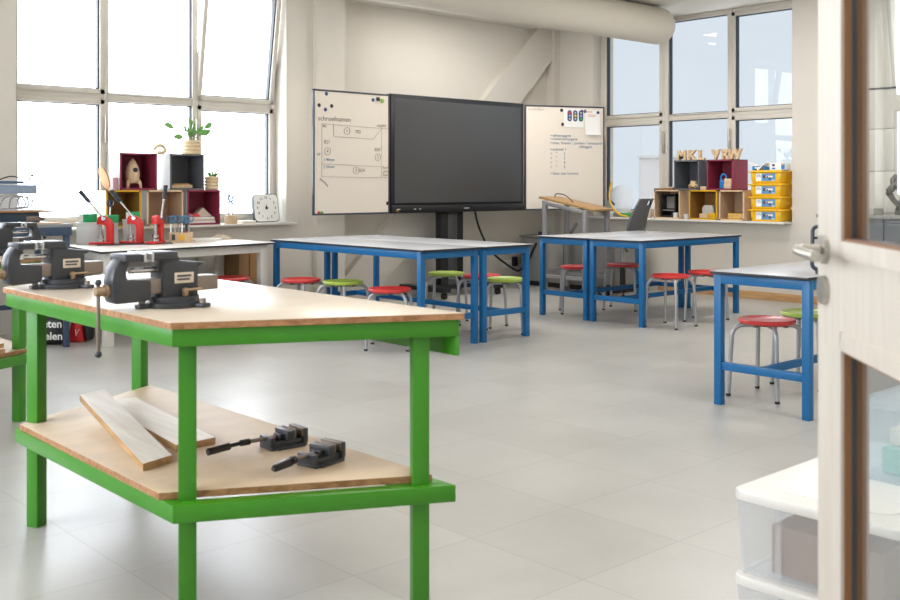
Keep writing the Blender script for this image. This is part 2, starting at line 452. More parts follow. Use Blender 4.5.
# ------------------------------------------------------------------ blue tables
def legs_frame(root, x0, x1, y0, y1, H, lw, m, ap=.055, st=(.20, .245), axis='y'):
    top = H-.018
    for x in (x0+lw/2, x1-lw/2):
        for y in (y0+lw/2, y1-lw/2):
            MB(m).box(x-lw/2, x+lw/2, y-lw/2, y+lw/2, 0, top, .003).obj('leg', root)
    a = MB(m); i = .002
    a.box(x0+lw-.004, x1-lw+.004, y0+i, y0+.03, top-ap, top, .002); a.box(x0+lw-.004, x1-lw+.004, y1-.03, y1-i, top-ap, top, .002)
    a.box(x0+i, x0+.03, y0+lw-.004, y1-lw+.004, top-ap, top, .002); a.box(x1-.03, x1-i, y0+lw-.004, y1-lw+.004, top-ap, top, .002)
    a.obj('apron', root)
    c = MB(m)
    if axis == 'y':
        for y in (y0+.006, y1-.036): c.box(x0+lw-.004, x1-lw+.004, y, y+.03, st[0], st[1], .002)
        xm = (x0+x1)/2; c.box(xm-.016, xm+.016, y0+.02, y1-.02, st[0]+.004, st[1], .002)
    else:
        for x in (x0+.006, x1-.036): c.box(x, x+.03, y0+lw-.004, y1-lw+.004, st[0], st[1], .002)
        ym = (y0+y1)/2; c.box(x0+.02, x1-.02, ym-.016, ym+.016, st[0]+.004, st[1], .002)
    c.obj('stretcher', root)
def blue_table(label, x0, x1, y0, y1, axis, ov=.03, group='blue steel worktables'):
    r = thing('worktable', label, 'table', ((x0+x1)/2, (y0+y1)/2, 0), 0, group)
    hx, hy = (x1-x0)/2, (y1-y0)/2
    legs_frame(r, -hx, hx, -hy, hy, .7625, .045, M_BLUE, axis=axis)
    ox, oy = (ov, .006) if axis == 'x' else (.006, ov)
    t = MB(M_TTOP); t.box(-hx-ox, hx+ox, -hy-oy, hy+oy, .748, .7625, .002)
    t.use(M_TEDGE).box(-hx-ox-.001, hx+ox+.001, -hy-oy-.001, hy+oy+.001, .7455, .7605, .002)
    t.obj('tabletop', r)
    return r
blue_table('long blue-legged table with grey top, on the window side of the pair before the screen', 4.985, 5.585, 5.80, 7.83, 'y')
blue_table('long blue-legged table with grey top, on the cabinet side of the pair before the screen', 5.625, 6.165, 5.79, 7.83, 'y')
blue_table('blue-legged table with grey top standing nearest the high wooden-topped desk', 7.245, 8.78, 6.09, 6.68, 'x')
blue_table('blue-legged table with grey top pushed alongside the one nearest the high desk', 7.245, 8.78, 5.455, 6.055, 'x')
blue_table('blue-legged table with grey top beside the open door, red stool under it', 5.03, 6.85, 2.705, 3.29, 'x')

# ------------------------------------------------------------------ stools
def make_stool(m, name):
    r = thing('stool', name, 'stool')
    s = MB(m)
    s.lathe([(0, .441), (.09, .442), (.135, .447), (.154, .455), (.161, .458), (.166, .452), (.164, .440), (.155, .432), (.12, .428), (0, .427)], 40)
    s.obj('seat', r)
    for k in range(4):
        a = PI/4+k*PI/2
        p = []
        for q in range(8):
            b = q/7*PI/2
            p.append((.140+.066*math.sin(b), .420-.075*(1-math.cos(b))))
        p = [(.05, .419)] + p + [(.214, .22), (.226, 0.008)]
        lo = MB(M_TUBE).tube([(x*math.cos(a), x*math.sin(a), z) for x, z in p], .0132, 12).obj('leg', r)
        MB(M_BLACKR).cyl((.226*math.cos(a), .226*math.sin(a), 0), (.226*math.cos(a), .226*math.sin(a), .014), .0145).obj('foot_cap', lo)
    h = MB(M_CHAIR); h.lathe([(0, .414), (.055, .414), (.055, .428), (0, .428)], 20)
    for k in range(4):
        a = k*PI/2; h.box(.11, .135, -.012, .012, .416, .43, .003, M=RZ(a))
    h.obj('underseat_bracket', r)
    return r
stools = [
 ('r', 4.87, 7.215, .3, 'red round stool at the window end of the long tables before the screen'),
 ('r', 4.52, 7.77, .5, 'red round stool in front of the white table, half hidden by the green bench'),
 ('g', 5.025, 6.831, .2, 'lime green round stool between two red ones along the long blue table'),
 ('r', 4.93, 6.10, .75, 'red round stool just behind the green bench, last of its row along the long table'),
 ('g', 6.20, 6.86, .6, 'lime green round stool standing in front of the black screen column'),
 ('r', 6.27, 6.47, .2, 'red round stool squeezed between two lime green stools behind the long tables'),
 ('g', 6.20, 6.10, .65, 'lime green round stool at the end of the long tables, below the cable'),
 ('r', 7.66, 6.555, PI/4, 'red round stool under the table closest to the high desk'),
 ('r', 8.20, 6.42, .45, 'red round stool under the tables, in front of the office chair'),
 ('r', 7.505, 5.35, .05, 'red round stool outside the high-desk tables, beside their corner leg'),
 ('r', 8.06, 5.35, .35, 'red round stool outside the high-desk tables, on the wall side of another red one'),
 ('r', 5.459, 3.206, .0, 'red round stool with a worn seat under the table beside the door'),
 ('g', 5.965, 3.215, .0, 'lime green round stool mostly hidden behind the door edge')]
proto = {'r': None, 'g': None}
for c, x, y, a, lab in stools:
    if proto[c] is None:
        proto[c] = make_stool(M_RED if c == 'r' else M_LIME, lab); o = proto[c]
        o.location = (x, y, 0); o.rotation_euler = (0, 0, a)
    else: o = dup(proto[c], (x, y, 0), a, lab)
    o['group'] = 'round stools at the worktables'

# ------------------------------------------------------------------ green workbenches
def inset(poly, d):
    """move every edge of a counter-clockwise polygon inwards by d"""
    n = len(poly); out = []
    for i in range(n):
        p0, p1, p2 = Vector(poly[i-1]), Vector(poly[i]), Vector(poly[(i+1) % n])
        e1, e2 = (p1-p0).normalized(), (p2-p1).normalized()
        n1, n2 = Vector((-e1.y, e1.x)), Vector((-e2.y, e2.x))
        k = (n1+n2); k = k/(1+n1.dot(n2))
        out.append(tuple(p1+k*d))
    return out
# bench outline (world), counter-clockwise: near corner of the short side, right corner, far right, far left
BENCH = [(1.325, 2.60), (2.07, 2.21), (2.08, 4.33), (1.325, 3.92)]
def make_bench(label, loc, rotz):
    cx, cy = 1.69, 3.30
    P = [(x-cx, y-cy) for x, y in BENCH]
    r = thing('workbench', label, 'workbench', loc, rotz, 'green trapezoid workbenches')
    t = MB(M_PLYTOP); t.prism(P, .851, .870, bev=.002)
    t.use(M_PLYEDGE); 
    Q = inset(P, -.0006); t.prism(Q, .8505, .8685)
    t.obj('tabletop', r)
    A = inset(P, .008); B = inset(P, .052)
    def ring(A, B, z0, z1, zlong=None):
        b = MB(M_GREEN)
        for i in range(4):
            j = (i+1) % 4
            zz = zlong if (zlong is not None and i == 1) else z0
            b.prism([A[i], A[j], B[j], B[i]], zz, z1, bev=.002)
        return b
    b = ring(A, B, .800, .8505)
    K = inset(P, .014); b.prism([A[1], A[2], K[2], K[1]], .742, .8005, bev=.001); b.obj('top_rail', r)
    Ls = inset(P, .0)
    L0 = [(1.335-cx, 2.605-cy), (2.05-cx, 2.225-cy), (2.05-cx, 4.21-cy), (1.335-cx, 3.83-cy)]
    ring(L0, inset(L0, .05), .31, .36).obj('lower_rail', r)
    for i, (lx, ly) in enumerate(((1.40, 2.645), (1.985, 2.315), (1.985, 4.177), (1.40, 3.79))):
        a = [-.474, -.474, .474, .474][i]
        MB(M_GREEN).box(-.025, .025, -.025, .025, 0, .8005, .003, M=T(lx-cx, ly-cy, 0) @ RZ(a)).obj('leg', r)
    S_ = [(1.33-cx, 2.68-cy), (2.02-cx, 2.30-cy), (2.02-cx, 4.15-cy), (1.34-cx, 3.79-cy)]
    s = MB(M_SHELF); s.prism(S_, .3615, .382, bev=.001)
    s.use(M_PLYEDGE).prism(inset(S_, -.0005), .361, .3805)
    s.obj('shelf_board', r)
    return r
bench = make_bench('green steel workbench with plywood top in the foreground, two dark vises on it', (1.69, 3.30, 0), 0)
bench2 = dup(bench, (1.66, 6.02, 0), PI, 'green steel workbench standing behind the foreground one, wood blocks on its shelf')

# bench vises ------------------------------------------------------
def make_vise(label, loc, rotz, handle_down=True):
    r = thing('bench_vise', label, 'vise', loc, rotz, 'cast iron bench vises')
    b = MB(M_IRON)
    b.lathe([(0, 0), (.088, 0), (.09, .004), (.09, .016), (.078, .02), (.078, .034), (0, .034)], 32, M=T(-.02, 0, 0))
    for k in range(3):
        a = -PI/2+.5+k*2*PI/3
        b.box(.07, .122, -.02, .02, 0, .014, .004, M=T(-.02, 0, 0) @ RZ(a))
    b.obj('swivel_base', r)
    bo = MB(M_STEEL)
    for k in range(3):
        a = -PI/2+.5+k*2*PI/3
        bo.cyl((-.02+.105*math.cos(a), .105*math.sin(a), .012), (-.02+.105*math.cos(a), .105*math.sin(a), .028), .011, seg=6)
    bo.obj('bolt', r)
    f = MB(M_IRON)
    f.prism([(-.078, .03), (-.078, .138), (-.09, .150), (-.03, .165), (-.022, .145), (.036, .138), (.04, .12), (.04, .03)], -.045, .045, 'xz', .004)
    f.box(-.116, -.034, -.056, .056, .150, .174, .004)
    f.prism([(.035, .118), (.035, .138), (.07, .134), (.055, .126)], -.035, .035, 'xz', .003)
    f.obj('fixed_jaw', r)
    m = MB(M_IRON)
    m.prism([(-.232, .03), (-.236, .09), (-.23, .125), (-.215, .150), (-.19, .166), (-.165, .170), (-.165, .150), (-.180, .144), (-.187, .132), (-.190, .118), (-.188, .094), (-.11, .090), (-.11, .034), (-.125, .024), (-.222, .022)], -.034, .034, 'xz', .007)
    m.box(-.205, -.145, -.054, .054, .148, .171, .004)
    m.obj('moving_jaw', r)
    for x0, x1 in ((-.146, -.139), (-.1225, -.115)):
        j = MB(M_BRIGHT)
        j.box(x0, x1, -.058, .058, .146, .174, .001)
        for q in range(8): j.box(x0-.0012, x1+.0012, -.056+.015*q, -.049+.015*q, .148, .171)
        j.obj('jaw_plate', r)
    MB(M_STEEL).box(-.16, .118, -.032, .032, .046, .092, .003).obj('slide_bar', r)
    sc = MB(M_BRIGHT); sc.tube([(-.168+.0065*q, 0, .118) for q in range(15)], [.008 if q % 2 else .010 for q in range(15)], 14)
    sc.obj('screw', r)
    k = MB(M_BRASS); k.cyl((-.234, 0, .062), (-.246, 0,   .062), .020, seg=24); k.cyl((-.244, 0, .062), (-.274, 0, .062), .0145, seg=24)
    k.obj('screw_head', r)
    h = MB(M_STEEL)
    h.cyl((-.264, -.0, .085), (-.264, -.0, -.122), .0058, seg=12)
    h.use(M_IRON).sphere((-.264, 0, -.125), .0105); h.sphere((-.264, 0, .088), .0105)
    h.obj('handle_bar', r)
    p = MB(M_TAG); p.box(-.043, .022, -.0505, -.0475, .075, .108, .001)
    p.use(M_INK); p.box(-.035, .013, -.0512, -.0504, .094, .101); p.box(-.035, .008, -.0512, -.0504, .084, .09)
    p.obj('nameplate', r)
    l = MB(M_BRASS); l.box(-.016, -.002, -.062, -.046, .034, .06, .002); l.cyl((-.02, -.056, .053), (.045, -.06, .055), .0045)
    l.obj('swivel_lever', r)
    return r
v = make_vise('dark cast iron vise closest on the green bench, handle hanging over the edge', (1.535, 2.95, .8702), 0)
dup(v, (1.510, 3.762, .8702), 0, 'dark cast iron vise at the cut-off far corner of the foreground bench')
dup(v, (1.90, 5.74, .8702), PI, 'dark cast iron vise on the second green bench, facing the other way')

# planks, drill vises on the lower shelf ---------------------------------
def slab(name, label, cat, quad, z_near, z_far, th, mats, group=None):
    """plank from quad (near a, near b, far b, far a), tilted from z_near to z_far"""
    zs = (z_near, z_near, z_far, z_far)
    cx = sum(q[0] for q in quad)/4; cy = sum(q[1] for q in quad)/4
    m = MB(*mats); bm = m.bm
    lo = [bm.verts.new((q[0]-cx, q[1]-cy, z)) for q, z in zip(quad, zs)]
    hi = [bm.verts.new((q[0]-cx, q[1]-cy, z+th)) for q, z in zip(quad, zs)]
    bm.faces.new(lo[::-1]); bm.faces.new(hi)
    for i in range(4):
        j = (i+1) % 4
        f = bm.faces.new((lo[i], lo[j], hi[j], hi[i])); f.material_index = 1
    o = m.obj(name, loc=(cx, cy, 0), smooth=False)
    return tag(o, label, cat, group)
slab('plank', 'long whitewashed plank slanting over the lower shelf, its end near the front leg', 'plank', [(1.393, 2.91), (1.506, 2.946), (1.655, 3.785), (1.54, 3.74)], .383, .445, .022, (M_PLANK, M_PLANKEND), 'planks on the bench shelf')
slab('plank', 'shorter whitewashed plank lying flat beside the slanting long one', 'plank', [(1.575, 3.05), (1.72, 3.055), (1.81, 3.85), (1.665, 3.865)], .3825, .3825, .022, (M_PLANK, M_PLANKEND), 'planks on the bench shelf')

def drill_vise(label, loc, rotz, longbar):
    r = thing('drill_vise', label, 'vise', loc, rotz, 'small machine vises on the shelf')
    b = MB(M_IRON)
    b.prism([(-.085, -.05), (.085, -.05), (.085, .05), (-.085, .05)], 0, .013, 'xy', .002)
    b.box(-.075, .085, -.045, -.018, .012, .034, .002); b.box(-.075, .085, .018, .045, .012, .034, .002)
    b.box(-.088, -.066, -.045, .045, .012, .052, .003)
    b.box(-.06, .07, -.062, -.05, 0, .011, .002); b.box(-.06, .07, .05, .062, 0, .011, .002)
    b.obj('base', r)
    MB(M_IRON).box(.062, .085, -.055, .055, .012, .072, .003).obj('fixed_jaw', r)
    m = MB(M_IRON); m.box(-.012, .022, -.052, .052, .034, .070, .003); m.box(-.035, -.01, -.025, .025, .034, .056, .003)
    m.obj('moving_jaw', r)
    j = MB(M_STEEL)
    for x in (.0225, .0565): 
        j.box(x, x+.006, -.052, .052, .04, .074, .001)
    j.obj('jaw_plate', r)
    s = MB(M_STEEL); s.tube([(-.16+.008*q, 0, .044) for q in range(16)], [.0075 if q % 2 else .0092 for q in range(16)], 12)
    s.obj('screw', r)
    h = MB(M_BLACK)
    if longbar:
        h.cyl((-.16, 0, .044), (-.20, 0, .044), .013); h.cyl((-.2, 0, .044), (-.255, 0, .040), .008); h.cyl((-.25, 0, .04), (-.345, 0, .032), .0145); 
    else:
        h.cyl((-.15, 0, .044), (-.172, 0, .044), .016); h.prism([(-.172, .026), (-.168, .058), (-.26, .048), (-.272, .036), (-.262, .024)], -.01, .01, 'xz', .003)
    h.obj('crank_handle', r)
    r.scale = (.8, .8, .8)
    return r
drill_vise('small dark machine vise at the back of the shelf, black handle pointing to the planks', (1.875, 2.88, .3825), math.radians(-2), True)
drill_vise('small dark machine vise at the front of the shelf, with a flat crank', (1.85, 2.63, .3825), math.radians(14), False)
# blocks on bench 2's shelf
for i, (x, y, z, a, L) in enumerate(((1.70, 5.42, .383, .46, .26), (1.71, 5.44, .409, .5, .24), (1.69, 5.45, .435, .4, .22))):
    tag(MB(M_PLANK, M_PLANKEND).box(-L/2, L/2, -.06, .06, 0, .025, .001).use(M_PLANKEND).box(-L/2-.0005, L/2+.0005, -.0605, .0605, .001, .024).obj('wood_block', loc=(x, y, z), rotz=a),
        ['light wood offcut at the bottom of the pile on the rear green bench shelf', 'light wood offcut in the middle of the pile on the rear green bench shelf', 'light wood offcut on top of the pile on the rear green bench shelf'][i], 'wood offcut', 'offcuts on the rear shelf')

# ------------------------------------------------------------------ interactive display with whiteboard wings
tv = thing('display_stand', 'large black interactive screen on a wheeled stand with two folding whiteboards', 'interactive display', (7.818, 8.40, 0))
cx = 7.818
b = MB(M_BLACK); b.box(6.80-cx, 8.84-cx, .0, .09, .945, 2.218, .012); b.obj('housing', tv)
MB(M_SCREEN).box(6.855-cx, 8.785-cx, -.004, .0, 1.055, 2.165, .001).obj('screen', tv, smooth=False)
cs = MB(M_BLACK); cs.box(6.80-cx, 8.84-cx, -.03, .0, .95, 1.03, .008)
cs.use(M_PAPER); 
for x, wd in ((-.96, .05), (.02, .075), (-.72, .03), (-.64, .02)): cs.box(x, x+wd, -.0315, -.03, .985, .992)
cs.use(M_YELM); cs.box(-.97, -.93, -.0315, -.03, .97, .976)
cs.obj('control_strip', tv)
c = MB(M_BLACK); c.box(-.21, .13, .1, .2, .1, 1.0, .01); c.use(M_SCREEN).box(-.11, .03, .092, .1, .12, .98, .004); c.obj('column', tv)
f = MB(M_BLACK)
f.box(-.45, -.33, -.2, .55, .075, .125, .01); f.box(.37, .49, -.2, .55, .075, .125, .01); f.box(-.45, .49, .08, .22, .075, .125, .01)
f.obj('base_frame', tv)
for x in (-.39, .43):
    for y in (-.15, .5):
        w = MB(M_BLACKR); w.cyl((x-.018, y, .038), (x+.018, y, .038), .037, seg=20); w.box(x-.026, x+.026, y-.012, y+.012, .05, .08, .004); w.obj('caster', tv)

def scribble(m, x0, z0, length, h, seed, r=.0017, y=-.0035):
    rnd = random.Random(seed); n = int(length/(h*.45))+2
    pts = []
    for i in range(n*2):
        x = x0+length*i/(n*2-1)+rnd.uniform(-.2, .2)*h*.5
        up = h*(rnd.choice((.55, .6, 1.0)) if i % 2 else rnd.uniform(-.05, .15))
        pts.append((x, y, z0+up))
    m.tube(pts, r, 5)
def wing(name_hinge, ang, width, side):
    """whiteboard wing hinged to the screen; local x runs from the hinge outwards"""
    o = bpy.data.objects.new('whiteboard_panel', None); COL.objects.link(o); o.parent = tv
    o.location = name_hinge; o.rotation_euler = (0, 0, ang)
    s = 1 if side > 0 else -1
    z0, z1 = .945, 2.205
    fr = MB(M_WBF)
    a, b_ = sorted((0, s*width))
    fr.box(a, a+.018, 0, .03, z0, z1, .004); fr.box(b_-.018, b_, 0, .03, z0, z1, .004)
    fr.box(a, b_, 0, .03, z0, z0+.018, .004); fr.box(a, b_, 0, .03, z1-.018, z1, .004)
    fr.obj('board_frame', o)
    MB(M_WB).box(a+.014, b_-.014, .006, .026, z0+.014, z1-.014).obj('writing_surface', o, smooth=False)
    return o
lw = wing((6.792-cx, .0, 0), 0, .975, -1)
rw = wing((8.86-cx, .0, 0), -math.atan2(.42, .93), 1.05, 1)
# handwriting on the left board (drawing of a frame with numbered pieces)
h = MB(M_PEN); Y = .004
def ln(m, pts, r=.0017): m.tube([(x, Y, z) for x, z in pts], r, 5)
xl = lambda px: (px-388.5)/75.5*.96     # board columns, measured from the hinge
zl = lambda py: 2.19-(py-95)/119.5*1.245
def circ(m, px, py, rr, r=.002): m.tube([(xl(px)+rr*math.cos(k*PI/10), Y, zl(py)+rr*math.sin(k*PI/10)) for k in range(20)], r, 5, closed=True)
def word(m, txt, px, py, size, rz=0., fx=xl, fz=zl):
    m.mesh(text_mesh(txt, size, .0006), T(fx(px), Y, fz(py)) @ RX90 @ Matrix.Rotation(rz, 4, 'Z') @ Matrix.Shear('XZ', 4, (0, 0)))
ln(h, [(xl(320), zl(126.5)), (xl(380), zl(128.5)), (xl(380), zl(178)), (xl(320), zl(177.5)), (xl(320), zl(126.5))])
ln(h, [(xl(320), zl(165)), (xl(380), zl(167))])
ln(h, [(xl(331), zl(127)), (xl(331.5), zl(138.5))]); ln(h, [(xl(332), zl(138.5)), (xl(371), zl(139.5))]); ln(h, [(xl(371), zl(139.5)), (xl(380), zl(128.5))])
ln(h, [(xl(380), zl(128.5)), (xl(387), zl(128.5))]); ln(h, [(xl(380), zl(178)), (xl(387), zl(178))])
ln(h, [(xl(318.5), zl(179.5)), (xl(323), zl(183)), (xl(325.5), zl(186.5))], .005)
for px, py, t in ((344.5, 132.5, '1'), (325.5, 153, '4'), (376, 157.5, '2'), (353.5, 171, '3')):
    circ(h, px, py, .037); word(h, t, px, py, .05)
for px, py, t in ((355.5, 133, '702'), (325, 144, '821'), (375.5, 150, '820'), (359.5, 171, '654')): word(h, t, px, py, .05)
h.mesh(text_mesh('schroefnamen', .072, .0006, align='LEFT'), T(xl(316.3), Y, zl(121.5)) @ RX90); word(h, 'cupfel', 379.5, 125.5, .05)
for q, zz in enumerate((169, 173, 176.5)): scribble(h, xl(381), zl(zz), .06, .03, q+3)
h.obj('handwriting', lw)
h = MB(M_PENB)
word(h, '80,-', 323, 128.8, .035)
for q, zz in enumerate((161, 167.7)): word(h, ['} 40mm', '{ 16mm'][q], 327, zz, .042)
word(h, '60', 317, 156, .04)
h.obj('blue_handwriting', lw)
# right board
xr = lambda px: (px-526.5)/78.5*1.0+.01
zr = lambda py: 2.195-(py-105)/104.5*1.24
h = MB(M_PEN); h2 = MB(M_PENB)
scribble(h, xr(529), zr(109.7), .20, .04, 41); h.obj('handwriting', rw)
rows = [(134.5, 552, 'tekstopgave'), (138, 552, 'materiaalopgave'), (142, 552, 'max. fouten / punten / eventueel'), (145.5, 579, 'uitleggen'), (148.5, 552, 'actueel 1'), (153, 552, '   "      2'), (157.5, 552, '   "      3'), (162, 552, '   "      4'), (166.5, 552, '   "      5'), (173, 552, 'klaar aan kunnen')]
for z, x, t in rows:
    me = text_mesh(t, .05, .0006, align='LEFT')
    h2.mesh(me, T(xr(x+2), Y, zr(z)) @ RX90)
    if x == 552: h2.cyl((xr(x), Y, zr(z)), (xr(x)+.012, Y, zr(z)+.002), .005, seg=6)
h2.obj('blue_handwriting', rw)

LB = Matrix.Translation((6.792, 8.4, 0)); RB = Matrix.Translation((8.86, 8.4, 0)) @ RZ(-math.atan2(.42, .93))
def magnet(M, x, z, m, label, r=.016, square=False):
    p = M @ Vector((x, .0055, z))
    q = MB(m)
    if square: q.box(-r, r, -.012, 0, -r, r, .002)
    else: q.lathe([(0, -.012), (r*.8, -.012), (r, -.008), (r, 0), (0, 0)], 18, M=RX(-PI/2) @ Matrix.Scale(-1, 4, (0, 0, 1)))
    o = q.obj('magnet', loc=p, rotz=M.to_euler().z)
    tag(o, label, 'magnet', 'magnets on the whiteboards')
for px, py, m, lab, sq in ((324.5, 97.5, M_BLUEM, 'dark blue magnet at the top of the diamond of four on the drawing board', 0), (317.5, 109, M_BLKM, 'black magnet by the frame side of the diamond of four', 0),
        (329.5, 109, M_BLKM, 'black magnet on the inner side of the diamond of four', 0), (323.5, 112.8, M_BLUEM, 'dark blue magnet at the bottom of the diamond of four', 0),
        (371, 100.3, M_BLUEM, 'small dark blue magnet beside the black clip near the screen', 0), (376, 99.2, M_BLKM, 'thick black clip magnet between a blue and a green one', 1), (380.5, 100.6, M_LGRNM, 'square light green magnet near the top corner by the screen', 1),
        (317.3, 212.4, M_REDM, 'red magnet in the bottom corner of the drawing board', 0), (320, 212.4, M_GRNM, 'green magnet in the bottom corner of the drawing board', 0), (386.3, 204, M_BLKM, 'black magnet at the lower edge next to the screen', 0)):
    magnet(LB, xl(px), zl(py), m, lab, .02, sq)
# sheets on the right board
def sheet(name, label, M, x0, x1, z0, z1, deco, curl):
    p = M @ Vector(((x0+x1)/2, .004, (z0+z1)/2))
    r = thing(name, label, 'paper', p, M.to_euler().z, 'sheets on the whiteboard')
    hx, hz = (x1-x0)/2, (z1-z0)/2
    m = MB(M_PAPER); n = 8
    for i in range(n):        # sheet curling away from the board at its foot
        za, zb = hz-2*hz*i/n, hz-2*hz*(i+1)/n
        ya, yb = -curl*(i/n)**2, -curl*((i+1)/n)**2
        m.prism([(ya, za), (ya-.001, za), (yb-.001, zb), (yb, zb)], -hx, hx, 'yz')
    m.obj('sheet', r); deco(r)
def lights(r):
    for k, (m, z) in enumerate(((M_REDM, .035), (M_YELM, 0.0), (M_GRNM, -.04))):
        x = -.055+.075*k
        q = MB(M_BLUEM); q.prism([(x+px_, pz_) for px_, pz_ in rrect(.056, .135, .027, -.04)], -.0055, -.001, 'xz')
        q.use(MATS['grey_board'])
        for zz in (.065, .028, -.01): q.cyl((x, -.005, zz), (x, -.0062, zz), .013, seg=14)
        q.use(m); zz = (.065, .028, -.01)[k]; q.cyl((x, -.005, zz), (x, -.007, zz), .017, seg=14)
        q.obj('traffic_light_print', r)
sheet('paper_sheet', 'white sheet printed with three small blue traffic lights', RB, xr(565.5), xr(586), zr(126), zr(107), lights, .004)
def lines_(r):
    q = MB(mat('orange_ink', 'cf8c54', .6)); q.box(-.10, .0, -.0035, -.002, .125, .135)
    for k in range(4): q.box(-.06+.01*k, .06-.02*k, -.0035, -.002, .06-.018*k+.03, .066-.018*k+.03)
    q.obj('printed_text', r)
sheet('paper_sheet', 'white sheet with orange heading curling off the outer edge of the board', RB, xr(587), xr(603.2), zr(133.5), zr(108), lines_, .03)
for px, py, m, lab in ((563.2, 108.8, M_BLKM, 'black magnet above the traffic light sheet'), (584.2, 109.4, M_BLKM, 'black magnet between the two sheets'), (587.7, 109.4, M_BLUEM, 'blue magnet holding the inner corner of the orange-headed sheet'),
                   (601.3, 110.3, M_BLUEM, 'blue magnet in the outer top corner of the board'), (564.3, 123, M_BLKM, 'black magnet at the foot of the traffic light sheet')):
    magnet(RB @ T(0, -.004, 0), xr(px), zr(py), m, lab, .02)

# power cable + socket
pts = [(8.09, 8.455, .943), (8.13, 8.475, .86), (8.21, 8.5, .727), (8.422, 8.6, .54), (8.671, 8.7, .394), (8.875, 8.75, .296), (9.06, 8.79, .215), (9.19, 8.81, .185), (9.235, 8.71, .293), (9.24, 8.64, .419), (9.24, 8.57, .533)]
def spline(pts, n=6):
    P_ = [Vector(p) for p in pts]; out = []
    for i in range(len(P_)-1):
        p0, p1, p2, p3 = P_[max(i-1, 0)], P_[i], P_[i+1], P_[min(i+2, len(P_)-1)]
        for k in range(n):
            t = k/n
            out.append(.5*((2*p1)+(p2-p0)*t+(2*p0-5*p1+4*p2-p3)*t*t+(3*p1-p0-3*p2+p3)*t**3))
    out.append(P_[-1]); return out
tag(MB(M_BLACKR).tube(spline(pts), .013, 8).obj('power_cable'), 'thick black cable drooping from the screen to the grey cabinet', 'cable')
so = thing('power_socket', 'white wall socket with black plug under the screen', 'socket', (9.23, 9.0, .26))
MB(M_WHITE).box(-.16, .08, -.012, 0, -.05, .05, .004).obj('plate', so)
MB(M_BLACK).box(.0, .075, -.06, -.012, -.035, .085, .01).obj('plug', so)

# grey cabinet, drafting desk, office chair
cb = thing('cabinet', 'low grey metal cabinet on a black plinth behind the high desk', 'cabinet', (9.55, 8.12, 0))
c = MB(M_GREYC); c.box(-.28, .3, -.74, .72, .06, .60, .004); c.box(-.31, .32, -.76, .74, .60, .622, .004); c.obj('body', cb)
MB(M_BLACK).box(-.25, .3, -.72, .70, 0, .06).obj('plinth', cb)
for y0, y1, hy in ((.03, .71, .1), (-.66, .015, -.1)):
    d = MB(M_GREYC).box(-.297, -.28, y0, y1, .08, .59, .003).obj('door', cb)
    MB(M_BRIGHT).box(-.309, -.297, (y0+y1)/2-.03, (y0+y1)/2+.03, .47, .482, .002).obj('handle', d)

dk = thing('drafting_desk', 'high grey steel desk with sloping wooden top in front of the cabinet', 'desk', (8.92, 7.66, 0))
sl = math.atan2(.13, .78)
tp = MB(M_WOODT); tp.box(-.175, .175, -.42, .42, -.012, .012, .004, M=T(0, 0, 1.035) @ RX(sl)); tp.obj('desktop', dk)
for x in (-.19, .19):
    for y in (-.3, .3):
        z = 1.02+y*math.tan(sl)
        MB(M_DESKL).box(x-.025, x+.025, y-.025, y+.025, .06, z, .003).obj('leg', dk)
for x in (-.19, .19): MB(M_DESKL).box(x-.02, x+.02, -.29, .29, .975, 1.015, .003, M=T(0, 0, .995) @ RX(sl) @ T(0, 0, -1.0)).obj('top_rail', dk)
for y in (-.3, .3): MB(M_DESKL).box(-.19, .19, y-.02, y+.02, .25, .29, .003).obj('cross_rail', dk)
for x in (-.19, .19): MB(M_DESKL).box(x-.02, x+.02, -.3, .3, .18, .22, .003).obj('foot_rail', dk)
for x in (-.19, .19):
    for y in (-.3, .3):
        w = MB(M_CHAIR); w.cyl((x-.015, y, .032), (x+.015, y, .032), .032, seg=18); w.box(x-.02, x+.02, y-.014, y+.014, .035, .065, .003); w.obj('caster', dk)
tag(MB(M_BLACKR).tube(spline([(8.9, 7.96, 1.108), (8.86, 7.9, 1.145), (8.84, 7.75, 1.13), (8.83, 7.62, 1.052)]), .005, 6).obj('desk_cable'), 'thin dark cable looping over the sloping wooden desktop', 'cable')

ch = thing('office_chair', 'dark grey high office chair with a slotted backrest beside the sill', 'office chair', (9.0, 7.05, 0), math.radians(-80))
# backrest curved shell; local -x = front, z up
def shell(m, prof, wfun, th, M=None):
    t = bmesh.new(); rows = []
    nx = 8
    for (d, z) in prof:
        w_ = wfun(z); rows.append([((d + .05*((2*k/nx-1)**2)*-1), w_*(2*k/nx-1), z) for k in range(nx+1)])
    top = [[t.verts.new(p) for p in r_] for r_ in rows]
    bot = [[t.verts.new((p[0]+th, p[1], p[2])) for p in r_] for r_ in rows]
    R, C_ = len(rows), nx+1
    for i in range(R-1):
        for k in range(nx):
            if not (slot and i == R-3 and 3 <= k <= 4):
                t.faces.new((top[i][k], top[i][k+1], top[i+1][k+1], top[i+1][k])); t.faces.new((bot[i][k], bot[i+1][k], bot[i+1][k+1], bot[i][k+1]))
            else:
                t.faces.new((top[i][k], bot[i][k], bot[i][k+1], top[i][k+1])); t.faces.new((top[i+1][k], top[i+1][k+1], bot[i+1][k+1], bot[i+1][k]))
    for i in range(R-1):
        t.faces.new((top[i][0], top[i+1][0], bot[i+1][0], bot[i][0])); t.faces.new((top[i][nx], bot[i][nx], bot[i+1][nx], top[i+1][nx]))
    for k in range(nx):
        t.faces.new((top[0][k], bot[0][k], bot[0][k+1], top[0][k+1])); t.faces.new((top[-1][k], top[-1][k+1], bot[-1][k+1], bot[-1][k]))
    bmesh.ops.recalc_face_normals(t, faces=t.faces)
    return m._take(t, M)
slot = True
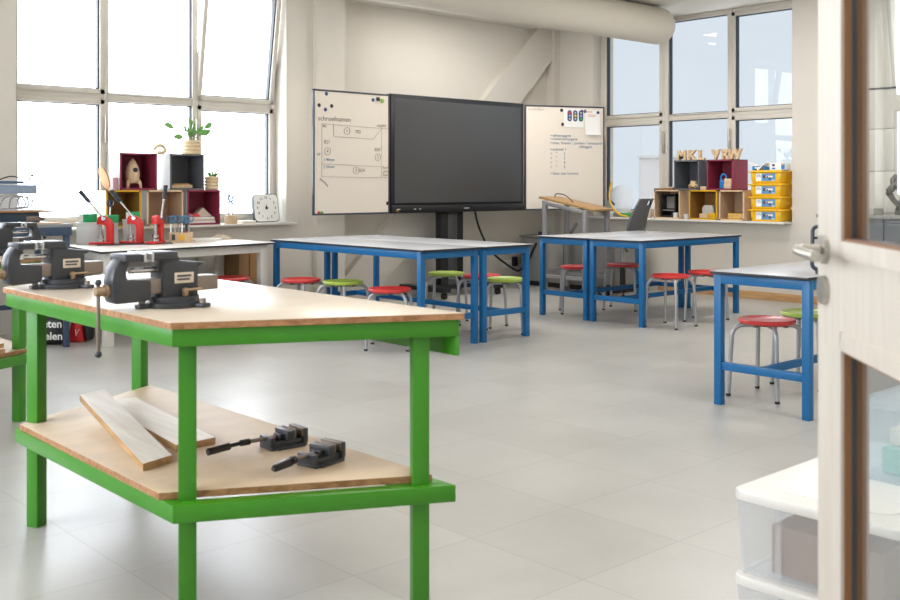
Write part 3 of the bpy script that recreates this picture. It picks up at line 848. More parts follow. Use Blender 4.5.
shell(MB(M_CHAIR), [(.17, .64), (.19, .70), (.205, .78), (.23, .88), (.27, .98), (.295, 1.03), (.315, 1.075), (.33, 1.10)], lambda z: .15+.035*math.sin((z-.64)/.3*PI) if z < .94 else .165-.14*max(0, z-.94), .022)
m = MB(M_CHAIR); shell(m, [(.17, .64), (.19, .70), (.205, .78), (.23, .88), (.27, .98), (.295, 1.03), (.315, 1.075), (.33, 1.10)], lambda z: .19-.02*math.cos((z-.62)/.2*PI) if z < .84 else .205-.22*(z-.84), .022); m.obj('backrest', ch)
m = MB(M_CHAIR); m.box(-.22, .19, -.21, .21, .585, .625, .018); m.obj('seat', ch)
m = MB(M_TUBE); m.cyl((0, 0, .12), (0, 0, .59), .025); m.use(M_BLACK).cyl((0, 0, .12), (0, 0, .36), .033); m.obj('post', ch)
m = MB(M_CHAIR); m.box(.16, .2, -.03, .03, .56, .72, .01); m.box(0, .2, -.03, .03, .55, .58, .008); m.obj('back_support', ch)
m = MB(M_BLACK); m.cyl((-.05, .1, .56), (-.07, .24, .50), .012); m.obj('seat_lever', ch)
for k in range(5):
    a = k*2*PI/5+.2
    m = MB(M_BLACK); m.box(.02, .29, -.018, .018, .085, .12, .006, M=RZ(a)); m.cyl((.27*math.cos(a), .27*math.sin(a), .06), (.27*math.cos(a), .27*math.sin(a), .1), .008)
    q = m.obj('base_arm', ch)
    m = MB(M_BLACKR); m.cyl((.27, -.02, .03), (.27, .02, .03), .03, M=RZ(a)); m.obj('caster', q)

# things on the cabinet
tl = thing('hand_tool', 'dark upright hand tool leaning back on the cabinet top', 'tool', (9.42, 8.17, .622), -.7)
MB(M_CHAIR).box(-.09, .06, -.03, .03, 0, .03, .006).obj('base', tl)
MB(M_CHAIR).box(-.016, .016, -.018, .018, 0, .17, .006, M=T(-.01, 0, .02) @ RY(.55)).obj('handle', tl)
tl = thing('small_device', 'small black device with a grey end on the cabinet corner', 'device', (9.43, 8.58, .622), -.7)
MB(M_BLACK).box(-.10, .02, -.035, .035, 0, .045, .006).obj('body', tl); MB(M_GREYC).box(.03, .07, -.035, .035, 0, .07, .004).obj('end_block', tl); MB(M_BLACK).box(.018, .032, -.02, .02, 0, .02).obj('connector', tl)
tag(MB(M_BLUEPL).box(-.05, .05, -.02, .02, 0, .012, .003).obj('blue_tool', loc=(9.42, 7.98, .622), rotz=.4), 'small bright blue tool lying on the cabinet top', 'tool')
tag(MB(M_BLACK).box(-.09, .09, -.06, .06, 0, .05, .01).obj('floor_adapter', loc=(9.02, 7.62, 0), rotz=.5), 'black power brick on the floor under the high desk', 'power adapter')

# ------------------------------------------------------------------ storage cubes
def cube(label, loc, rotz, wd, dp, ht, m_out, m_in, m_edge=None, group=None):
    r = thing('storage_cube', label, 'storage cube', loc, rotz, group)
    t = .016; s = MB(m_in)
    s.box(-wd/2+.001, -wd/2+t, .001, dp-.002, .002, ht-.002); s.box(wd/2-t, wd/2-.001, .001, dp-.002, .002, ht-.002)
    s.box(-wd/2+t, wd/2-t, .001, dp-.002, .002, t); s.box(-wd/2+t, wd/2-t, .001, dp-.002, ht-t, ht-.002)
    s.use(m_out)
    s.box(-wd/2, -wd/2+.003, .002, dp, 0, ht); s.box(wd/2-.003, wd/2, .002, dp, 0, ht); s.box(-wd/2, wd/2, .002, dp, 0, .003); s.box(-wd/2, wd/2, .002, dp, ht-.003, ht)
    s.use(m_edge or m_out)
    s.box(-wd/2, -wd/2+t, -.001, .003, 0, ht); s.box(wd/2-t, wd/2, -.001, .003, 0, ht); s.box(-wd/2, wd/2, -.001, .003, 0, t); s.box(-wd/2, wd/2, -.001, .003, ht-t, ht)
    s.obj('shell', r, smooth=False)
    MB(m_in).box(-wd/2+t, wd/2-t, dp-.012, dp-.003, t, ht-t).obj('back_panel', r, smooth=False)
    return r
GL, GR = 'storage cubes on the bright sill', 'storage cubes on the far sill'
YF = 8.70; ZS = .872
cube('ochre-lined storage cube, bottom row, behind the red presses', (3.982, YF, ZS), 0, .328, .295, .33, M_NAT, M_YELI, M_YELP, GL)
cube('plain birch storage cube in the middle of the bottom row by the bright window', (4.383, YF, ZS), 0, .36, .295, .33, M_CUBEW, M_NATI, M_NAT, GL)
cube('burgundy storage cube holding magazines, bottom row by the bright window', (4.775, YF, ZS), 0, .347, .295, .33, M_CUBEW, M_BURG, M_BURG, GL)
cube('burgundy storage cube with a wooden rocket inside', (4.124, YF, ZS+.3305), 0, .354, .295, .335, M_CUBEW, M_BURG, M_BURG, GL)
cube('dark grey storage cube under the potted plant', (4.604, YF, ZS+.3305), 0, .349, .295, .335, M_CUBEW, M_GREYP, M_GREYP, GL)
XF = 9.86; ZR_ = .856
def rc(lab, y0, y1, z, h, mo, mi, me): return cube(lab, (XF, (y0+y1)/2, z), -PI/2, abs(y0-y1), .30, h, mo, mi, me, GR)
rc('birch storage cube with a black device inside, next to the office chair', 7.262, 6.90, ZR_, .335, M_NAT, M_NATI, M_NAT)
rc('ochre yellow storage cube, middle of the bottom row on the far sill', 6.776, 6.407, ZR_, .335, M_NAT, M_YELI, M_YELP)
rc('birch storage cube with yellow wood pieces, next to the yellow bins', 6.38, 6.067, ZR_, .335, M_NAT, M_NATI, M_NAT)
rc('dark grey storage cube under the letters MKL', 6.98, 6.642, ZR_+.3355, .34, M_GREYP, M_GREYP, M_GREYP)
rc('burgundy storage cube under the letters VRW', 6.537, 6.204, ZR_+.3355, .34, M_BURG, M_BURG, M_BURG)

# -- things in and on the left cubes
zu = ZS+.3305; zt = zu+.335
rk = thing('toy_rocket', 'pale wooden toy rocket with a round porthole in the burgundy cube', 'toy rocket', (4.11, 8.80, zu+.017))
MB(M_NAT).lathe([(0, .045), (.045, .045), (.062, .09), (.066, .14), (.055, .19), (.034, .235), (.012, .265), (0, .272)], 26).obj('hull', rk)
for k in range(3):
    MB(M_NAT).prism([(.03, .10), (.062, .085), (.082, .05), (.086, 0), (.066, 0), (.058, .035), (.03, .05)], -.009, .009, 'xz', .002, M=RZ(-PI/2+k*2*PI/3+PI/3)).obj('fin', rk)
m = MB(M_GASKET); m.cyl((0, -.05, .165), (0, -.068, .165), .021, seg=20); m.obj('porthole', rk)
tag(MB(M_CARD).lathe([(0, 0), (.085, 0), (.09, .004), (.085, .012), (0, .012)], 24, M=T(0, 0, .108) @ RY(1.25) @ Matrix.Scale(1.18, 4, (1, 0, 0))).obj('wooden_disc', loc=(3.84, 8.80, zu)), 'tilted round wooden disc leaning beside the burgundy cube', 'disc')
tag(MB(M_PINK).box(-.03, .03, -.002, .002, 0, .11).obj('pink_card', loc=(3.915, 8.72, zu), rotz=.3), 'small pink card standing beside the rocket cube', 'card')
cl = thing('wooden_clamp', 'wooden clamp with a long rod lying on the burgundy cube', 'clamp', (4.30, 8.80, zt))
MB(M_STEEL).cyl((-.28, 0, .04), (.04, 0, .04), .004).obj('rod', cl)
m = MB(M_CERAM); m.tube(spline([(.02, 0, .035), (.06, 0, .075), (.11, 0, .07), (.13, 0, .03), (.10, 0, .012), (.05, 0, .014)]), .017, 10); m.obj('jaw', cl)

def ringed_pot(name, label, loc, r, h, n):
    t = thing(name, label, 'potted plant', loc)
    prof = [(0, 0)]
    for k in range(n):
        for q in range(5):
            a = q/4*PI; prof.append((r+.010*math.sin(a)-.006, h*(k+q/4)/n))
    prof += [(r-.014, h), (r-.016, h-.03), (0, h-.03)]
    MB(M_CERAM).lathe(prof, 30).obj('pot', t)
    MB(M_SOIL).lathe([(0, h-.012), (r-.016, h-.014), (r-.016, h-.03), (0, h-.03)], 20).obj('soil', t)
    return t
def leaf(m, base, tip, w_, up=(0, 0, 1)):
    b_, e = Vector(base), Vector(tip); d = e-b_; s_ = d.cross(Vector((.3, -1, .2))).normalized()
    t = bmesh.new(); N = 6; L_, R_, C_ = [], [], []
    nn = d.cross(s_).normalized()
    for i in range(N+1):
        f = i/N; ww = w_*math.sin(PI*min(1, f*.92+.06))**.8
        c = b_+d*f+nn*(-.12*d.length*math.sin(PI*f))
        C_.append(t.verts.new(c)); L_.append(t.verts.new(c+s_*ww+nn*.006)); R_.append(t.verts.new(c-s_*ww+nn*.006))
    for i in range(N):
        t.faces.new((C_[i], C_[i+1], L_[i+1], L_[i])); t.faces.new((R_[i], R_[i+1], C_[i+1], C_[i]))
    m._take(t)
pt = ringed_pot('potted_plant', 'leafy plant in a ringed cream pot on top of the grey cube', (4.715, 8.83, zt), .088, .135, 4)
st = MB(mat('stem', '8c8f6a', .6)); lf = MB(M_LEAF)
tw = [((0, 0, .12), (-.05, .0, .2), (-.19, .02, .255)), ((0, 0, .12), (.05, 0, .2), (.17, .02, .27)), ((0, 0, .12), (.01, .02, .25), (.05, .03, .36)),
      ((0, 0, .12), (-.03, .02, .25), (-.14, .02, .36)), ((0, 0, .12), (-.03, -.02, .17), (-.12, -.03, .165)), ((0, 0, .12), (.05, -.02, .17), (.11, -.03, .20)), ((0, 0, .12), (0, -.02, .2), (-.03, -.05, .27))]
for i, t3 in enumerate(tw):
    st.tube(spline(t3, 4), .0035, 6)
    a, b_ = Vector(t3[1]), Vector(t3[2]); d = (b_-a).normalized()
    if i not in (2, 3): leaf(lf, b_-d*.02, b_+d*.085, .028)
    if i in (0, 1, 5, 6, 4): leaf(lf, a+d*.01+Vector((0, -.01, .01)), a+d*.06+Vector((.02, -.03, .05)), .02)
for k in range(5):
    a = k*1.26; leaf(lf, (.0, 0, .17), (.06*math.cos(a), .05*math.sin(a), .23+.01*k), .02)
st.obj('stem', pt); lf.obj('leaves', pt)
p2 = ringed_pot('potted_succulent', 'small succulent in a ringed cream pot on the burgundy magazine cube', (4.915, 8.80, zu), .068, .128, 4)
lf = MB(M_LEAF)
for k in range(11):
    a = k*2.4; rr = .02+.025*(k % 3)/2
    leaf(lf, (.01*math.cos(a), .01*math.sin(a), .11), (rr*1.6*math.cos(a), rr*1.6*math.sin(a), .16+.015*(k % 4)), .012)
lf.obj('leaves', p2)
bx = thing('wooden_tray', 'light wooden tray game with small pieces inside the dark grey cube by the plant', 'wooden tray', (4.58, 8.80, zu+.017))
MB(M_NAT).box(-.11, .10, -.06, .06, 0, .03, .003).obj('tray', bx); MB(M_CARD).box(-.09, .08, -.05, .05, .03, .042, .002).obj('pieces', bx)
for i, (dz, w_, a, m_) in enumerate(((0, .28, 0, M_PAPER), (.02, .27, .06, M_PAPERB), (.038, .26, -.05, M_PAPER))):
    tag(MB(m_).box(-w_/2, w_/2, -.1, .1, 0, .018).obj('magazine', loc=(4.775, 8.83, ZS+.017+dz), rotz=a), ['bottom magazine of the stack in the burgundy cube', 'middle magazine of the stack in the burgundy cube', 'top magazine of the stack in the burgundy cube'][i], 'magazine', 'magazines in the burgundy cube')
tag(MB(M_PAPERB).prism([(-.1, 0), (.12, 0), (.08, .03), (.02, .085), (-.04, .03)], -.05, .05, 'xz', .003).obj('paper_bag', loc=(4.80, 8.84, ZS+.076)), 'crumpled beige paper bag on the magazines', 'paper bag')
tag(MB(M_RED).prism([(-.08, 0), (.06, 0), (.03, .03), (-.02, .022), (-.06, .038)], -.04, .04, 'xz', .004).obj('red_cloth', loc=(4.70, 8.76, ZS+.076)), 'crumpled red cloth lying on the magazines', 'cloth')
tag(MB(M_CARD2).box(-.08, .08, -.05, .05, 0, .03, .003).obj('wood_piece', loc=(4.03, 8.82, ZS+.13+.017-.13)), 'small brown wood piece inside the ochre-lined cube', 'wood piece')

# clock, scissors block, papers on the sill
ck = thing('clock', 'square white clock with rounded corners leaning on the sill', 'clock', (5.565, 8.85, ZS+.002), 0)
lean = T(0, 0, 0) @ RX(math.radians(-10))
m = MB(M_GASKET); m.prism(rrect(.29, .285, .05), -.01, .03, 'xz', M=lean); m.obj('case', ck)
MB(M_WHITE).prism(rrect(.278, .273, .046, .006), -.014, -.009, 'xz', M=lean).obj('dial', ck)
m = MB(M_INK)
for k in range(12):
    a = PI/2-(k+1)*PI/6; x, z = .105*math.cos(a), .1425+.105*math.sin(a)
    m.mesh(text_mesh(str(k+1), .034, .0005, .0006), lean @ T(x, -.0146, z) @ RX90)
m.obj('numeral', ck)
m = MB(M_BLACK); m.box(-.003, .003, -.018, -.0145, .135, .175, M=lean); m.box(-.003, .022, -.018, -.0145, .139, .145, M=lean); m.box(-.012, .012, -.019, -.0145, .128, .155, .003, M=lean); m.obj('hand', ck)
sb = thing('scissors_block', 'small wooden block on the sill between the magazines cube and the clock', 'wooden block', (5.10, 8.76, ZS))
MB(M_NAT).box(-.045, .045, -.045, .045, 0, .085, .003).obj('block', sb)
def make_scissors(label, loc, rotz, m_, group='scissors', s=1.):
    r = thing('scissors', label, 'scissors', loc, rotz, group)
    b_ = MB(M_BRIGHT); b_.prism([(-.006*s, 0), (.006*s, 0), (.004*s, .085*s), (-.004*s, .085*s)], -.002, .002, 'xz'); b_.obj('blade', r)
    for sg in (-1, 1):
        h_ = MB(m_)
        h_.tube([(sg*.019*s+.017*s*math.cos(k*PI/8), .001*sg, .118*s+.026*s*math.sin(k*PI/8)) for k in range(16)], .0045*s, 7, closed=True)
        h_.cyl((0, 0, .08*s), (sg*.012*s, 0, .096*s), .0045*s, seg=7)
        h_.obj('handle', r)
    return r
make_scissors('blue-handled scissors standing in the block on the sill', (5.07, 8.75, ZS+.085), .0, M_SCIS, s=1.45)
make_scissors('dark-handled scissors standing in the block on the sill', (5.125, 8.77, ZS+.085), .2, M_BLUEM, s=1.3)
for i, (w_, dz, a) in enumerate(((.16, 0, .0), (.14, .014, .1))):
    tag(MB(M_PAPER if i else M_PAPERB).box(-w_/2, w_/2, -.06, .06, 0, .013, .001).obj('notebook', loc=(5.29, 8.79, ZS+dz), rotz=a), ['thin notebook lying on the sill next to the clock, lower one', 'thin white notebook lying on top of another beside the clock'][i], 'notebook')

# ------------------------------------------------------------------ far sill contents
letters = [('M', 0, 6.903), ('K', 0, 6.766), ('L', 0, 6.64), ('V', 0, 6.453), ('R', 0, 6.331), ('W', 0, 6.21)]
zl_ = ZR_+.3355+.34
for ch_, _, y in letters:
    me = text_mesh(ch_, .152, .02, .006)
    zs = [v.co.y for v in me.vertices]; z0 = min(zs); sc_ = .116/(max(zs)-z0)
    o = MB(M_NAT).mesh(me, RX90 @ T(0, -z0*sc_, 0) @ Matrix.Scale(sc_, 4)).obj('wooden_letter', loc=(9.91, y, zl_), rotz=-PI/2, smooth=False)
    tag(o, f'chunky wooden letter {ch_} standing on the ' + ('dark grey' if ch_ in 'MKL' else 'burgundy') + ' cube', 'letter', 'wooden letters on the far cubes')
# yellow bins
def make_bin(label, z):
    r = thing('storage_bin', label, 'storage bin', (9.995, 5.812, z), -PI/2, 'yellow storage bins')
    w_, d_ = .37, .25
    b_ = MB(M_YEL); t = bmesh.new()
    b_.prism([(-w_/2+.02, 0), (w_/2-.02, 0), (w_/2, .115), (-w_/2, .115)], -d_/2, d_/2, 'xz', .008)
    for x in (-.16, .16): b_.box(x-.012, x+.012, -d_/2-.006, -d_/2+.01, .03, .11, .003)
    b_.obj('body', r)
    l_ = MB(M_YEL); l_.box(-w_/2-.022, w_/2+.022, -d_/2-.016, d_/2+.016, .113, .128, .005); l_.box(-w_/2+.01, w_/2-.01, -d_/2+.01, d_/2-.01, .126, .1375, .004)
    l_.obj('lid', r)
    q = MB(M_PAPER); y = -d_/2
    q.box(-.115, -.045, y-.003, y, .022, .102)
    q.use(M_LBLUE).box(-.047, .115, y-.0032, y, .022, .102)
    q.use(M_INK).box(-.027, .0, y-.005, y-.003, .05, .085, .002); q.box(.04, .062, y-.005, y-.003, .034, .062, .002)
    q.use(M_PAPER).box(.005, .085, y-.0045, y-.003, .06, .078, .002)
    q.use(M_BURG).box(.012, .032, y-.005, y-.003, .055, .075, .002)
    q.use(mat('label_orange', 'd7a868', .5)).box(.04, .075, y-.005, y-.003, .075, .085, .001)
    q.use(M_PAPER).box(.075, .11, y-.0045, y-.003, .026, .034)
    for k in range(3): q.use(M_INK).box(-.108, -.06+.006*k, y-.004, y-.003, .088-.01*k, .091-.01*k)
    q.obj('label', r)
    return r
b0 = make_bin('yellow lidded bin at the bottom of the stack by the wall', ZR_)
for k, lab in enumerate(('yellow lidded bin second from the bottom of the stack', 'yellow lidded bin third from the bottom of the stack', 'yellow lidded bin on top of the stack under the booklets')):
    dup(b0, (9.995, 5.812, ZR_+.1378*(k+1)), -PI/2, lab)
zt2 = ZR_+.1378*4
bk = thing('open_booklet', 'open white and blue booklet lying spread on the topmost yellow bin', 'booklet', (9.95, 5.90, zt2), -PI/2)
MB(M_PAPER).prism([(-.14, .085), (-.135, .09), (-.02, .012), (.07, .082), (.075, .078), (-.018, 0), (-.022, 0)], -.06, .06, 'xz').obj('cover', bk)
MB(M_BLUEPL).box(-.085, -.055, -.061, .05, .0, .045, .002).obj('blue_page', bk); MB(M_BLUEPL).box(.04, .06, -.061, .05, .0, .04, .002).obj('blue_page', bk); MB(M_GASKET).box(-.05, -.03, -.062, .05, 0, .018).obj('spine', bk)
bk = thing('parts_box', 'small white and blue box beside the booklet on the topmost yellow bin', 'box', (9.95, 5.69, zt2), -PI/2)
MB(M_WHITE).box(-.085, .095, -.06, .06, 0, .075, .002).obj('carton', bk)
m = MB(M_BLUEPL); m.box(-.06, -.02, -.0615, -.06, .01, .025); m.box(.05, .09, -.0615, -.06, .005, .07); m.use(M_GASKET).box(-.055, -.025, -.062, -.06, .04, .065); m.use(M_YELM).box(.055, .08, -.0625, -.0612, .055, .068); m.obj('print', bk)
# inside the cubes
dv = thing('black_machine', 'black framed machine with a white cup inside the birch cube by the chair', 'machine', (9.93, 7.09, ZR_+.017), -PI/2)
m = MB(M_BLACK); m.box(-.10, -.085, -.03, .1, 0, .27, .002); m.box(.085, .10, -.03, .1, 0, .27, .002); m.box(-.1, .1, -.03, .1, .255, .27, .002); m.box(-.1, .1, -.03, .1, 0, .02, .002); m.box(-.1, .1, .09, .1, 0, .27); m.obj('frame', dv)
m = MB(M_GREYC); m.box(-.085, .085, -.02, .09, .075, .085); m.box(-.085, .05, .06, .088, .1, .24, .002); m.obj('plate', dv)
tag(MB(M_WHITE).lathe([(0, 0), (.026, 0), (.031, .055), (.028, .055), (.024, .006), (0, .006)], 20).obj('cup', loc=(9.885, 6.975, ZR_+.017)), 'small white cup at the corner of the birch cube with the black machine', 'cup')
gt = thing('arched_model', 'grey arched board model with light base in the ochre cube', 'model', (9.94, 6.58, ZR_+.017), -PI/2)
MB(M_GREYB).prism([(-.075, 0), (.075, 0), (.075, .11), (.05, .145), (-.05, .145), (-.075, .11)], 0, .05, 'xz', .003).obj('arch', gt)
MB(M_NAT).box(-.09, .02, -.03, -.002, 0, .05, .002).obj('base', gt)
tag(MB(M_YELP).box(-.045, .045, -.03, .03, 0, .06, .003).obj('yellow_box', loc=(9.89, 6.475, ZR_+.017), rotz=-PI/2), 'small yellow box in front of the grey arched model', 'box')
for k in range(5):
    tag(MB(M_NAT if k % 2 else M_YELP).box(-.10, .10, -.018, .018, 0, .012, .001).obj('wood_strip', loc=(9.93+.012*k, 6.223, ZR_+.017+.0122*k), rotz=-PI/2+.12*(k-2)),
        ['yellow strip at the very bottom of the strip pile by the bins', 'plain wood strip second in the strip pile by the bins', 'yellow strip in the middle of the strip pile by the bins', 'plain wood strip fourth in the strip pile by the bins', 'yellow strip on top of the strip pile by the bins'][k], 'wood strip', 'strips in the birch cube')
car = thing('toy_car', 'small wooden toy car inside the dark grey cube under MKL', 'toy car', (9.91, 6.74, ZR_+.3355+.017), -PI/2)
m = MB(M_NAT); m.prism([(-.06, .015), (.06, .015), (.06, .045), (.03, .05), (.02, .085), (-.03, .085), (-.038, .05), (-.06, .04)], -.025, .025, 'xz', .003); m.obj('car_body', car)
for x in (-.035, .035):
    for y in (-.03, .03): MB(M_CARD2).cyl((x, y-.005, .018), (x, y+.005, .018), .018, seg=18).obj('wheel', car)
hp = thing('blue_holder', 'blue plastic holder with a ring on top inside the burgundy cube under VRW', 'holder', (9.92, 6.36, ZR_+.3355+.017), -PI/2)
MB(M_BLUEPL).box(-.035, .035, -.03, .03, 0, .09, .005).obj('body', hp)
MB(M_BLUEPL).tube([(.034*math.cos(k*PI/12), 0, .118+.04*math.sin(k*PI/12)) for k in range(24)], .011, 10, closed=True).obj('ring', hp)
for k, (dz, a, w_) in enumerate(((0, 0, .09), (.055, .1, .085))):
    tag(MB(M_NAT).box(-w_/2, w_/2, -.04, .04, 0, .055, .003).obj('wood_cube', loc=(9.90, 6.275, ZR_+.3355+.017+dz), rotz=-PI/2+a), ['lower wooden block beside the blue holder', 'upper wooden block beside the blue holder'][k], 'wooden block')
slb = tag(MB(wood('bark_slab', '6d5138', '8d6c4c', .7, 1)).box(-.13, .13, -.08, .08, 0, .018, .004).obj('wooden_slab', loc=(9.95, 7.14, ZR_+.3355), rotz=-PI/2), 'dark rough wooden slab lying on the birch cube by the window mullion', 'slab')
tag(MB(M_NAT).box(-.06, .06, -.02, .02, 0, .016, .003).obj('wood_stick', loc=(9.92, 7.10, ZR_+.3355+.018), rotz=-1.3), 'short pale wood stick on the dark rough slab', 'stick')
tag(MB(M_NAT).box(-.035, .035, -.025, .025, 0, .04, .003).obj('small_block', loc=(9.885, 6.59, ZR_+.3355), rotz=-PI/2), 'tiny yellowish wood block in the gap between the two upper cubes', 'wooden block')
jr = thing('jar', 'clear jar with brown contents on the sill between office chair and birch cube', 'jar', (9.95, 7.42, ZR_))
MB(M_TUB).lathe([(0, 0), (.05, 0), (.052, .11), (.04, .13), (.04, .14)], 22).obj('glass', jr); MB(M_CARD).lathe([(0, .004), (.045, .004), (.046, .07), (0, .07)], 20).obj('contents', jr); MB(M_WHITE).lathe([(0, .155), (.043, .155), (.043, .135), (0, .135)], 20).obj('lid', jr)
tag(MB(M_TUB).lathe([(0, 0), (.03, 0), (.034, .06), (.031, .06), (.027, .004), (0, .004)], 18).obj('small_cup', loc=(9.90, 6.84, ZR_)), 'small clear cup in the gap beside the ochre cube', 'cup')
# leaning sheet, yellow hose, small tubs near the chair
ls = thing('plastic_sheet', 'white translucent sheet leaning against the window above the high desk', 'sheet', (10.05, 7.95, ZR_), -PI/2)
MB(M_TUB).prism(rrect(.40, .40, .17), -.002, .002, 'xz', M=RX(-.25)).obj('sheet', ls)
MB(M_BLUEM).box(-.012, .012, -.02, -.008, -.07, .07, .004, M=T(-.06, -.04, .19) @ RY(-.9)).obj('blue_grip', ls)
tag(MB(M_YEL).tube(spline([(9.9, 7.925, 1.29), (9.9, 7.955, 1.17), (9.9, 7.95, 1.05), (9.9, 7.885, .95), (9.9, 7.79, .885), (9.9, 7.68, .868)]), .011, 8).obj('yellow_hose'), 'yellow hose hanging in an arc beside the whiteboard and onto the sill', 'hose')
for k, (y, m_, lab) in enumerate(((8.05, M_WHITE, 'white tub on the far sill nearest the whiteboard'), (7.90, M_GREYC, 'grey tub on the far sill between a white and a green one'), (7.78, M_GRNM, 'small green tub on the far sill behind the office chair'))):
    tag(MB(m_).box(-.05, .05, -.04, .04, 0, .05+.02*(k == 0), .006).obj('tub', loc=(10.0, y, ZR_), rotz=-PI/2), lab, 'tub', 'tubs on the far sill')

# ------------------------------------------------------------------ white table under the bright window
wt = thing('side_table', 'white table with a thin black edge under the bright window', 'table', (4.05, 8.05, 0))
P4 = [(3.257-4.05, 7.51-8.05), (4.93-4.05, 7.71-8.05), (4.93-4.05, 8.62-8.05), (3.40-4.05, 8.62-8.05)]
m = MB(mat('pale_laminate', 'd8d2c8', .4, var=.03)); m.prism(P4, .730, .742, bev=.002); m.use(M_TEDGE).prism(inset(P4, -.001), .726, .7395); m.obj('tabletop', wt)
m = MB(M_TRIMW); Pi = inset(P4, .055); Pj = inset(P4, .085)
for i in range(4): m.prism([Pi[i], Pi[(i+1) % 4], Pj[(i+1) % 4], Pj[i]], .655, .726)
m.obj('apron', wt)
for i in range(4):
    x, y = inset(P4, .085)[i]; MB(M_TRIMW).box(x-.035, x+.035, y-.035, y+.035, 0, .726, .003).obj('leg', wt)
# boards and cartons leaning under it
for k in range(5):
    x = 4.05+.19*k
    tag(MB(M_GREYB).box(-.092, .092, -.009, .009, 0, .60-.01*(k % 2), .002, M=RX(-.05)).obj('grey_board', loc=(x, 8.70+.022*(k % 2), .012), rotz=0), ['grey board leaning first from the white leg under the white table', 'grey board leaning second from the white leg', 'grey board leaning in the middle under the white table', 'grey board leaning just before the last one', 'grey board leaning closest to the brown cartons'][k], 'board', 'grey boards under the white table')
for k, (x, w_, h_, m_) in enumerate(((4.945, .105, .62, M_CARD2), (5.085, .15, .63, M_CARD))):
    o = thing('carton', ['dark brown upright carton next to the grey boards', 'lighter brown upright carton at the end of the white table'][k], 'carton', (x, 8.40, 0), 0)
    MB(m_).box(-w_/2, w_/2, -.14, .14, 0, h_, .003).obj('box', o); MB(M_CARD2 if k else M_CARD).box(-w_/2+.01, w_/2-.01, -.012, .012, h_, h_+.003).obj('tape', o)

# lever presses
ZT = .742
pl = tag(MB(M_GASKET).box(-.30, .32, -.07, .075, 0, .008, .002).obj('base_plate', loc=(3.86, 8.245, ZT), rotz=-.25), 'long dark plate under the red presses on the white table', 'plate')
def make_press(label, loc, rotz, ang):
    r = thing('lever_press', label, 'press', loc, rotz, 'red lever presses')
    m = MB(M_REDP); m.prism([(-.11, -.035), (.04, -.04), (.06, 0), (.04, .04), (-.11, .035)], 0, .018, 'xy', .004); m.obj('base', r)
    m = MB(M_REDP); m.prism([(.05, .015), (.052, .17), (.035, .205), (0, .235), (-.035, .24), (-.055, .225), (-.06, .165), (-.02, .165), (.0, .155), (.005, .13), (.005, .015)], -.022, .022, 'xz', .006); m.obj('frame', r)
    m = MB(M_BRIGHT); m.cyl((-.038, 0, .06), (-.038, 0, .17), .012); m.cyl((-.038, 0, .05), (-.038, 0, .075), .024); m.cyl((-.038, 0, .018), (-.038, 0, .036), .026); m.obj('ram', r)
    d = Vector((math.sin(ang), 0, math.cos(ang)))
    p0 = Vector((-.005, -.03, .215))
    m = MB(M_BRIGHT); m.cyl((-.005, -.045, .215), (-.005, .03, .215), .014); m.cyl(p0, p0+d*.20, .0075); m.obj('lever', r)
    m = MB(M_GASKET); m.cyl(p0+d*.17, p0+d*.285, .015, .017); m.obj('grip', r)
    r.scale = (1.22, 1.12, 1.0)
    return r
CR = math.radians(-42.3)
make_press('red lever press nearest the dark bench, grip leaning towards it', (3.645, 8.305, ZT+.008), CR, -.62)
make_press('red lever press between the two others, grip leaning towards the rocket', (3.90, 8.28, ZT+.008), CR, -.60)
make_press('red lever press next to the scissors holder, lever upright', (4.05, 8.17, ZT+.008), CR+1.35, .22)
# tubs with green boxes
def tub(label, loc, w_, h_, d_=.17):
    t = thing('tub', label, 'tub', loc, CR*.6, 'frosted tubs on the white table')
    m = MB(M_TUB); s = .9
    m.box(-w_/2*s, w_/2*s, -d_/2*s, d_/2*s, 0, .003)
    for sg in (-1, 1):
        m.prism([(sg*w_/2*s, 0), (sg*(w_/2*s-.003), 0), (sg*(w_/2-.003), h_), (sg*w_/2, h_)], -d_/2, d_/2, 'xz')
        m.prism([(sg*d_/2*s, 0), (sg*(d_/2*s-.003), 0), (sg*(d_/2-.003), h_), (sg*d_/2, h_)], -w_/2, w_/2, 'yz')
    m.box(-w_/2-.006, w_/2+.006, -d_/2-.006, d_/2+.006, h_-.008, h_+.004, .002); m.obj('body', t)
    m = MB(M_GREYB)
    rn = random.Random(int(w_*1000))
    for k in range(14): m.sphere((rn.uniform(-.38, .38)*w_, rn.uniform(-.3, .3)*d_, .018), .016, 1.2, 1, .9)
    m.obj('contents', t); t.children[-1]['kind'] = 'stuff'
    return t
tub('frosted tub nearest the dark bench, beside the first red press', (3.585, 8.53, ZT), .18, .185)
tub('frosted tub behind the first red press', (3.79, 8.535, ZT), .12, .175, .12)
tub('frosted tub between two red presses', (3.93, 8.55, ZT+.0), .02, .02, .02) if False else None
tub('frosted tub just behind the middle red press', (3.99, 8.53, ZT), .17, .20, .14)
def gbox(label, loc, w_, h_):
    t = thing('green_box', label, 'box', loc, CR*.6, 'green boxes on the tubs')
    MB(M_GRN).box(-w_/2, w_/2, -.05, .05, 0, h_, .003).obj('case', t)
    m = MB(M_WHITE); m.box(-w_/2+.002, -w_/2+.035, -.0512, -.05, .004, h_-.004); m.obj('label', t)
gbox('green box on the frosted tub nearest the dark bench', (3.585, 8.53, ZT+.19), .145, .07)
gbox('green box half hidden behind the lever of the first press', (3.79, 8.535, ZT+.18), .13, .065)
gbox('green box on the tub behind the middle press', (3.99, 8.53, ZT+.205), .12, .065)
make_scissors('dark scissors standing on the green box nearest the dark bench', (3.58, 8.53, ZT+.26), .3, M_GASKET, s=.6)
make_scissors('blue scissors upright on the green box behind the first press', (3.785, 8.535, ZT+.245), .0, M_BLUEM, s=.9)
